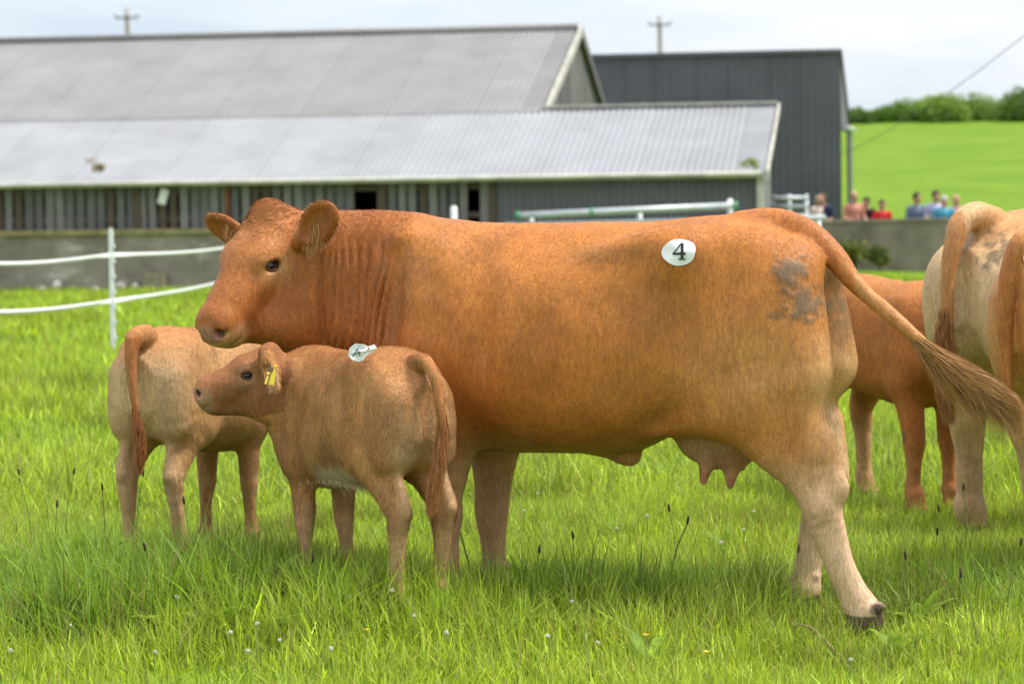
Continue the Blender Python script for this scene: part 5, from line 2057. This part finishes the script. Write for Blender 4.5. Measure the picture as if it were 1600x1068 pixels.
def tree(name, label, base, h, rx, n, leaf, seed, tone, group=None, trunk=True, cat='tree', flowers=0.0):
    r = np.random.default_rng(seed)
    root = empty(name, base)
    nb = 9
    cs = []
    for i in range(nb):
        a = r.uniform(0, 6.283)
        q = r.uniform(.1, .75)
        cs.append((math.cos(a) * rx * q, math.sin(a) * rx * .7 * q, h * r.uniform(.38, .82), rx * r.uniform(.30, .52)))
    if trunk:
        t = MB().tube([(0, 0, -.2), (.05, 0, h * .3), (0, .05, h * .6)], [h * .04, h * .03, h * .012], 8)
        for cx, cy, cz, cr in cs:
            t.tube([(0, 0, h * .22), (cx * .5, cy * .5, cz * .7), (cx, cy, cz)], [h * .018, h * .011, h * .004], 5)
        t.build('trunk', M_BARK, root, True)
    k = r.integers(0, nb, n)
    C = np.array(cs)
    d = r.normal(0, 1, (n, 3))
    d /= np.linalg.norm(d, axis=1)[:, None]
    rad = C[k, 3] * r.random(n) ** .45 * (.75 + .5 * vnoise(d * 2 + k[:, None], 1.6, seed, 2))
    p = C[k, :3] + d * rad[:, None] * np.array([1, 1, .85])
    p[:, 2] = np.maximum(p[:, 2], .03 * h)
    a = r.normal(0, 1, (n, 3)); a /= np.linalg.norm(a, axis=1)[:, None]
    b = np.cross(a, r.normal(0, 1, (n, 3))); b /= np.linalg.norm(b, axis=1)[:, None]
    s = leaf * r.uniform(.6, 1.3, n)[:, None]
    V = np.stack([p - a * s, p + b * s * .45, p + a * s, p - b * s * .45], 1).reshape(-1, 3)
    F = np.arange(n * 4).reshape(-1, 4)
    col = np.array(tone)[None] * r.uniform(.6, 1.35, n)[:, None] * (.8 + .4 * r.random(nb))[k][:, None]
    if flowers:
        fm = r.random(n) < flowers
        col[fm] = np.array((.55, .45, .12))
    link('crown', mesh_np('crown', V, F, np.repeat(col, 4, 0), smooth=False), M_LEAF, root)
    tag(root, label, cat, group)
    return root


def build_green():
    hedge = [(1345, 168, 196, 1.6, 'small dark hedge bush at the shed end of the hedgerow', (.06, .10, .025)),
             (1385, 172, 197, 2.2, 'low hedge bush between the small dark bush and the broad bushes', (.06, .11, .02)),
             (1425, 158, 197, 2.6, 'broad green hedgerow bush beside the low one', (.09, .15, .03)),
             (1475, 150, 197, 3.2, 'tallest pale green rounded bush in the hedgerow', (.12, .18, .04)),
             (1525, 152, 197, 3.0, 'rounded pale green bush next to the tallest bush', (.11, .17, .04)),
             (1562, 176, 197, 2.4, 'low dark bush in the dip of the hedgerow', (.055, .09, .02)),
             (1606, 128, 197, 3.6, 'dark tree standing higher than the hedgerow', (.05, .085, .02)),
             (1670, 130, 197, 4.0, 'second dark tree past the end of the hedgerow', (.05, .09, .02))]
    for i, (px, ty, by, rx, lb, tone) in enumerate(hedge):
        D = 164 + (i % 3) * 1.5
        t = P(px, ty, D)
        z = float(ground_z(t[0], D))
        tree('hedge_bush' if ty > 135 else 'hedge_tree', lb, (t[0], D, z - .1), (t[2] - z) * .78, rx * .8, 4200, .13, 30 + i, tuple(c * 2.0 for c in tone), 'hedgerow on the hill', True, 'bush' if ty > 135 else 'tree')
    # weeds at the foot of the yard wall
    for i, (px, py, h, rx, fl) in enumerate(((1335, 428, .62, .55, .12), (1372, 428, .48, .45, .05), (1300, 430, .35, .4, .2))):
        q = P(px, py, 60.6)
        tree('shrub', ['yellow-flecked green shrub against the yard wall', 'low green shrub right of the yellow-flecked one at the wall', 'small straggly weed clump at the foot of the yard wall'][i], (q[0], 60.6, float(ground_z(q[0], 60.6))), h * 1.2, rx, 900, .045, 50 + i, (.10, .14, .03), None, True, 'shrub', fl)
    # plants growing out of the gutter
    for px, py, D, h, tone, lb in ((152, 276, 51.3, .42, (.30, .22, .10), 'dry straw-coloured weed growing from the barn gutter'), (1172, 268, 48.3, .30, (.18, .24, .03), 'yellow-green moss tuft at the end of the barn gutter')):
        q = P(px, py, D)
        tree('gutter_weed', lb, (q[0], q[1], q[2] - .02), h, .22, 160, .035, int(px), tone, None, False, 'weed')
    # stones and a block at the foot of the barn wall
    r = random.Random(8)
    for i, (px, py, w, h, lb) in enumerate(((243, 447, .42, .36, 'squared concrete block against the barn wall'), (90, 455, .22, .24, 'pale stone standing at the foot of the barn wall'), (66, 452, .20, .14, 'flat pale stone beside the standing stone'),
                                            (188, 456, .22, .2, 'whitish stone near the fence post at the wall foot'), (212, 455, .14, .18, 'narrow pale stone next to the whitish one'), (150, 455, .16, .12, 'small pinkish stone at the wall foot'))):
        u, z = on(px, py, -.45)
        b = MB()
        c = Bp(u, -.45, float(ground_z(*Bp(u, -.45, 0)[:2])) + h / 2 - .02)
        if i == 0:
            b.box(c, (w, .25, h), (BA, BB, BZ), .02)
            mt = plain('block_concrete', (.27, .23, .17), .9, .1, var=.2)
        else:
            n, m = 8, 5
            vs = []
            for a in range(m + 1):
                th = math.pi * a / m
                for k in range(n):
                    ph = 6.283 * k / n
                    s = r.uniform(.85, 1.12)
                    vs.append(c + s * (BA * math.sin(th) * math.cos(ph) * w / 2 + BB * math.sin(th) * math.sin(ph) * .09 + BZ * math.cos(th) * h / 2))
            b.add(vs, [(a * n + k, (a + 1) * n + k, (a + 1) * n + (k + 1) % n, a * n + (k + 1) % n) for a in range(m) for k in range(n)])
            mt = plain('pale_stone', (.52, .48, .42), .9, .1, var=.3, scale=8)
        o = b.build('concrete_block' if i == 0 else 'stone', mt, None, i > 0)
        tag(o, lb, 'block' if i == 0 else 'stone', None if i == 0 else 'stones along the barn wall')


build_green()


# ------------------------------------------------------------------ spectators
def person_material():
    m = Mat('person_surface', .75, .2)
    m.color(m.attr())
    return m.m


M_PERSON = person_material()


def person(px, head_y, D, label, shirt, hair, skin=(.48, .27, .19), trousers=(.04, .05, .08), turn=0.0, lean=0.0, bald=False, long_hair=False, hgt=None):
    top = P(px, head_y, D)
    gz = float(ground_z(top[0], D))
    h = (top[2] - gz) if hgt is None else hgt
    s = h / 1.75
    S = Sdf(np.array([-.5, -.5, -.02]) * s, np.array([.6, .5, 1.85]) * s, .016)
    q = lambda x, y, z: np.array([x + lean * max(0, z - .95), y, z]) * s
    for sd in (1, -1):
        S.chain([(q(0, sd * .09, .92), .085 * s), (q(.01, sd * .10, .50), .058 * s), (q(-.01, sd * .10, .09), .040 * s)], .03)
        S.cone(q(-.03, sd * .10, .04), q(.14, sd * .11, .035), .042 * s, .035 * s, .02)
        # arms: upper arm down, forearm forward to rest on the wall
        S.chain([(q(0, sd * .19, 1.42), .058 * s), (q(.02, sd * .245, 1.16), .046 * s), (q(.24, sd * .20, 1.12), .036 * s)], .02)
        S.ell(q(.30, sd * .19, 1.12), np.array((.05, .040, .018)) * s, None, .012)
        for k in range(4):
            S.cone(q(.33, sd * (.165 + .017 * k), 1.12), q(.385 + .008 * (k in (1, 2)), sd * (.165 + .018 * k), 1.105), .0085, .008, .003)
        S.cone(q(.30, sd * .15, 1.12), q(.335, sd * .132, 1.115), .010, .009, .004)
    S.ell(q(0, 0, .98), np.array((.105, .155, .12)) * s, None, .05)
    S.ell(q(0, 0, 1.18), np.array((.11, .15, .20)) * s, None, .05)
    S.ell(q(.005, 0, 1.34), np.array((.115, .175, .13)) * s, None, .05)
    S.cone(q(0, -.14, 1.43), q(0, .14, 1.43), .055 * s, .055 * s, .05)
    S.cone(q(.0, 0, 1.44), q(.015, 0, 1.56), .055 * s, .050 * s, .03)
    S.ell(q(.02, 0, 1.645), np.array((.098, .078, .112)) * s, None, .02)
    S.ell(q(.05, 0, 1.585), np.array((.055, .052, .055)) * s, None, .03)
    S.cone(q(.105, 0, 1.645), q(.128, 0, 1.612), .012 * s, .016 * s, .012)
    for sd in (1, -1):
        S.ell(q(.01, sd * .080, 1.635), np.array((.02, .012, .032)) * s, None, .008)
        S.ell(q(.108, sd * .034, 1.652), np.array((.014, .016, .012)) * s, None, .008, 's')
    V, F = S.mesh(1)
    u = V / s
    u = u - np.stack([lean * np.maximum(0, u[:, 2] - .95), 0 * u[:, 0], 0 * u[:, 0]], 1)
    C = np.tile(np.array(shirt), (len(V), 1))
    C = lerpc(C, trousers, (u[:, 2] < .97) * 1.0)
    C = lerpc(C, (.06, .045, .035), (u[:, 2] < .085) * 1.0)
    C = lerpc(C, skin, (u[:, 2] > 1.475) * (np.abs(u[:, 1]) < .1))
    C = lerpc(C, skin, (u[:, 0] > .06) * (u[:, 2] > 1.03) * (u[:, 2] < 1.22) * (np.abs(u[:, 1]) > .12))
    C = lerpc(C, (.30, .10, .08), blob(u, (.118, 0, 1.575), (.02, .03, .008)))
    for sd in (1, -1):
        C = lerpc(C, (.03, .02, .02), .8 * sstep(.4, .7, blob(u, (.10, sd * .034, 1.652), (.02, .016, .010))))
    o = link('person', mesh_np('person', V, F, C), M_PERSON)
    o.location = (top[0], D, gz)
    o.rotation_euler = (0, 0, -math.pi / 2 + turn)
    # hair: a cap shell over skull
    if not bald:
        H = Sdf(np.array([-.16, -.16, 1.30]) * s, np.array([.2, .16, 1.82]) * s, .012)
        H.ell(q(.005, 0, 1.668), np.array((.108, .090, .112)) * s, None, .01)
        if long_hair:
            H.cone(q(-.055, 0, 1.64), q(-.07, 0, 1.42), .085 * s, .065 * s, .03)
        H.ell(q(.105, 0, 1.60), np.array((.085, .11, .085)) * s, None, .02, 's')
        HV, HF = H.mesh(1)
        HV = HV + normals(HV, HF) * (.012 * (vnoise(HV, 30, 5, 2) - .5))[:, None]
        link('hair', mesh_np('hair', HV, HF, np.tile(np.array(hair), (len(HV), 1))), M_PERSON, o)
    tag(o, label, 'person', 'spectators behind the yard wall')
    return o


def build_people():
    D = 62.6
    person(1270, 306, D, 'person in a cream top with fair hair beside the hurdle', (.62, .50, .42), (.50, .38, .24), turn=.9, lean=.25)
    person(1291, 303, D + .5, 'person in a navy jacket with brown hair next to the cream top', (.03, .045, .10), (.16, .09, .05), turn=-.8, lean=.2)
    person(1334, 300, D, 'person in a salmon pink top with fair hair', (.55, .24, .18), (.48, .36, .20), turn=.3)
    person(1354, 309, D + .5, 'person in a black jacket between the pink and red tops', (.018, .018, .02), (.04, .03, .025), turn=-.5)
    person(1378, 313, D, 'person in a bright red top with dark hair', (.62, .03, .03), (.06, .035, .03), turn=.1)
    person(1427, 302, D, 'person with dark hair in a grey-blue shirt leaning on the wall', (.14, .18, .27), (.05, .03, .025), turn=.6, lean=.15)
    person(1462, 299, D + .6, 'tall dark-haired person in a pale lavender shirt', (.45, .47, .68), (.035, .022, .02), turn=.2)
    person(1475, 307, D, 'grey-haired person in a turquoise top', (.08, .38, .50), (.45, .43, .42), turn=-.2)
    person(1493, 305, D + .3, 'bald person in a dusty pink shirt', (.50, .22, .24), (.3, .2, .15), skin=(.55, .28, .22), turn=.4, bald=True)


build_people()


# ------------------------------------------------------------------ number papers and ear tags
from mathutils.bvhtree import BVHTree
M_PAPER = plain('white_paper', (.80, .81, .82), .8, .2, var=.04, scale=30)
M_INK = plain('black_ink', (.035, .035, .04), .7, .2, var=.5, scale=80)
M_TAG = plain('yellow_ear_tag', (.72, .56, .03), .45, .4, var=.1, scale=30)


def surface(obj, px, py):
    """point and normal (world) where the pixel's ray meets an animal"""
    me = obj.data
    if not hasattr(surface, 'cache'):
        surface.cache = {}
    if obj.name not in surface.cache:
        n = len(me.vertices)
        V = np.empty(n * 3, np.float32); me.vertices.foreach_get('co', V)
        V = V.reshape(-1, 3).astype(float)
        a = obj.rotation_euler.z
        R = np.array([[math.cos(a), -math.sin(a), 0], [math.sin(a), math.cos(a), 0], [0, 0, 1]])
        V = V @ R.T + np.array(obj.location)
        F = np.empty(len(me.polygons) * 4, np.int32); me.polygons.foreach_get('vertices', F)
        surface.cache[obj.name] = BVHTree.FromPolygons(V.tolist(), F.reshape(-1, 4).tolist())
    d = ray(px, py)
    hit, nrm, _, _ = surface.cache[obj.name].ray_cast(Vector((0, 0, CAMH)), Vector(d).normalized())
    return (None, None) if hit is None else (np.array(hit), np.array(nrm))


def sticker(obj, px, py, rx, ry, name, label, cat, glyph=None, wob=.06, seed=1):
    """round paper stuck to an animal: a grid laid on the hide, lifted 3-6 mm"""
    c, n = surface(obj, px, py)
    if c is None:
        return None
    n = n / np.linalg.norm(n)
    ax = np.cross(BZ, n); ax /= np.linalg.norm(ax)
    ay = np.cross(n, ax)
    tree_ = surface.cache[obj.name]
    r = random.Random(seed)
    ph = [r.uniform(0, 6.28) for _ in range(4)]

    def lay(x, y, lift):
        o = c + ax * x + ay * y + n * .15
        h, _, _, _ = tree_.ray_cast(Vector(o), Vector(-n))
        p = np.array(h) if h is not None and np.linalg.norm(np.array(h) - o) < .3 else c + ax * x + ay * y
        return p + n * lift
    vs, fs = [], []
    nr, na = 7, 36
    for i in range(nr + 1):
        for k in range(na):
            a = 6.2832 * k / na
            e = 1 + wob * (math.sin(2 * a + ph[0]) * .5 + math.sin(3 * a + ph[1]) * .4 + math.sin(5 * a + ph[2]) * .3)
            q = i / nr * e
            vs.append(lay(rx * q * math.cos(a), ry * q * math.sin(a), .009 + .004 * q * math.sin(3 * a + ph[3])))
    fs = [(i * na + k, (i + 1) * na + k, (i + 1) * na + (k + 1) % na, i * na + (k + 1) % na) for i in range(nr) for k in range(na)]
    root = empty(name, c)
    b = MB().add([np.array(v) - c for v in vs], fs)
    b.build('paper', M_PAPER, root, True)
    if glyph:
        # serif numeral: quads in glyph units (height 1)
        for nm, quad in glyph:
            g = MB()
            m = 6
            gv, gf = [], []
            (x0, y0), (x1, y1), (x2, y2), (x3, y3) = quad
            for i in range(m + 1):
                t = i / m
                for (xa, ya), (xb, yb) in (((x0, y0), (x1, y1)), ((x3, y3), (x2, y2))):
                    gv.append(lay((xa + (xb - xa) * t) * ry, (ya + (yb - ya) * t) * ry, .0165) - c)
            gf = [(2 * i, 2 * i + 2, 2 * i + 3, 2 * i + 1) for i in range(m)]
            g.add(gv, gf).build(nm, M_INK, root)
    tag(root, label, cat)
    return root


FOUR = [('digit_stem', [(.16, -.58), (.16, .62), (.36, .62), (.36, -.58)]),
        ('digit_diagonal', [(-.44, -.18), (.16, .62), (.20, .48), (-.32, -.18)]),
        ('digit_bar', [(-.44, -.10), (.52, -.10), (.52, -.26), (-.44, -.26)]),
        ('digit_foot', [(.00, -.52), (.52, -.52), (.52, -.62), (.00, -.62)])]
sticker(cow, 1061, 394, .060, .049, 'number_disc', 'white paper disc reading 4 stuck on the big cow\'s hip', 'number disc', FOUR)
sticker(orange_cow, 1612, 398, .05, .045, 'number_disc', 'edge of a white paper disc on the orange cow\'s back', 'number disc')


def calf_paper():
    c, n = surface(calf, 566, 562)
    if c is None:
        return
    root = empty('number_paper', c)
    ex, ez = np.array([1.0, .0, .10]), np.array([-.05, .25, .95])
    ey = np.cross(ez, ex)
    out = [(-.046, -.005), (-.040, .020), (-.018, .032), (.010, .026), (.028, .018), (.048, .024), (.056, .010), (.044, .002), (.030, -.006), (.016, -.014), (.006, -.028), (-.012, -.033), (-.032, -.026)]
    n = len(out)
    r = random.Random(2)
    vs = [np.array([0, 0, 0]) + ey * -.012]
    for ring, q in ((1, .5), (2, 1.0)):
        for (x, z) in out:
            vs.append(ex * x * q + ez * (z * q) - ey * (.006 * r.uniform(-1, 1) * ring) * 1.0)
    fs = [(0, 1 + i, 1 + (i + 1) % n) for i in range(n)] + [(1 + i, 1 + n + i, 1 + n + (i + 1) % n, 1 + (i + 1) % n) for i in range(n)]
    off = ez * .030 + np.array([0, -.035, 0])
    b = MB().add([v + off for v in vs], fs)
    o = b.build('paper', M_PAPER, root)
    sm = o.modifiers.new('thickness', 'SOLIDIFY'); sm.thickness = .0015
    up = off + np.array([0, -.016, 0])
    strokes = (((-.030, -.012), (-.012, .016)), ((-.012, .016), (-.004, -.010)), ((-.030, -.004), (.000, .004)), ((.012, -.004), (.016, .000)), ((.022, .006), (.030, .012)), ((.030, .008), (.026, .016)))
    for (x0, z0), (x1, z1) in strokes:
        MB().tube([up + ex * x0 + ez * z0, up + ex * x1 + ez * z1], .0017, 5).build('ink_mark', M_INK, root)
    tag(root, 'crumpled white number paper on the shaggy calf\'s back', 'number paper')


calf_paper()


def ear_tags():
    for i, (p0, p1, w, lb) in enumerate(((P(431, 570, 9.72), P(424, 601, 9.70), .021, 'long yellow ear tag hanging from the shaggy calf\'s ear'), (P(420, 582, 9.74), P(415, 600, 9.72), .009, 'narrow yellow tag piece in front of the long ear tag'))):
        d = p1 - p0
        L = np.linalg.norm(d); d /= L
        s = np.cross(d, np.array([.45, 1, 0])); s /= np.linalg.norm(s)
        n = np.cross(d, s)
        b = MB()
        pr = [(0, .25), (.25, .35), (.45, .8), (1, 1.0)]
        pts = [p0 + d * L * t + s * w / 2 * q for t, q in pr] + [p0 + d * L * t - s * w / 2 * q for t, q in reversed(pr)]
        k = len(pts)
        bk = [p + n * .002 for p in pts]
        b.add([p - p0 for p in pts + bk], [tuple(range(k)), tuple(reversed(range(k, 2 * k)))] + [(j, k + j, k + (j + 1) % k, (j + 1) % k) for j in range(k)])
        root = empty('ear_tag', p0)
        b.build('tag_plate', M_TAG, root)
        MB().tube([d * L * .08 - n * .006, d * L * .08 + n * .006], .005, 8).build('button', M_TAG, root)
        for j in range(2 if i == 0 else 0):
            q = d * L * (.62 + .16 * j) - n * .0015
            for m in range(4):
                MB().box(q + s * (m - 1.5) * .0042, (.0022, .0012, .0045), (s, n, d)).build('printed_mark', M_INK, root)
        tag(root, lb, 'ear tag', 'yellow ear tags')


ear_tags()
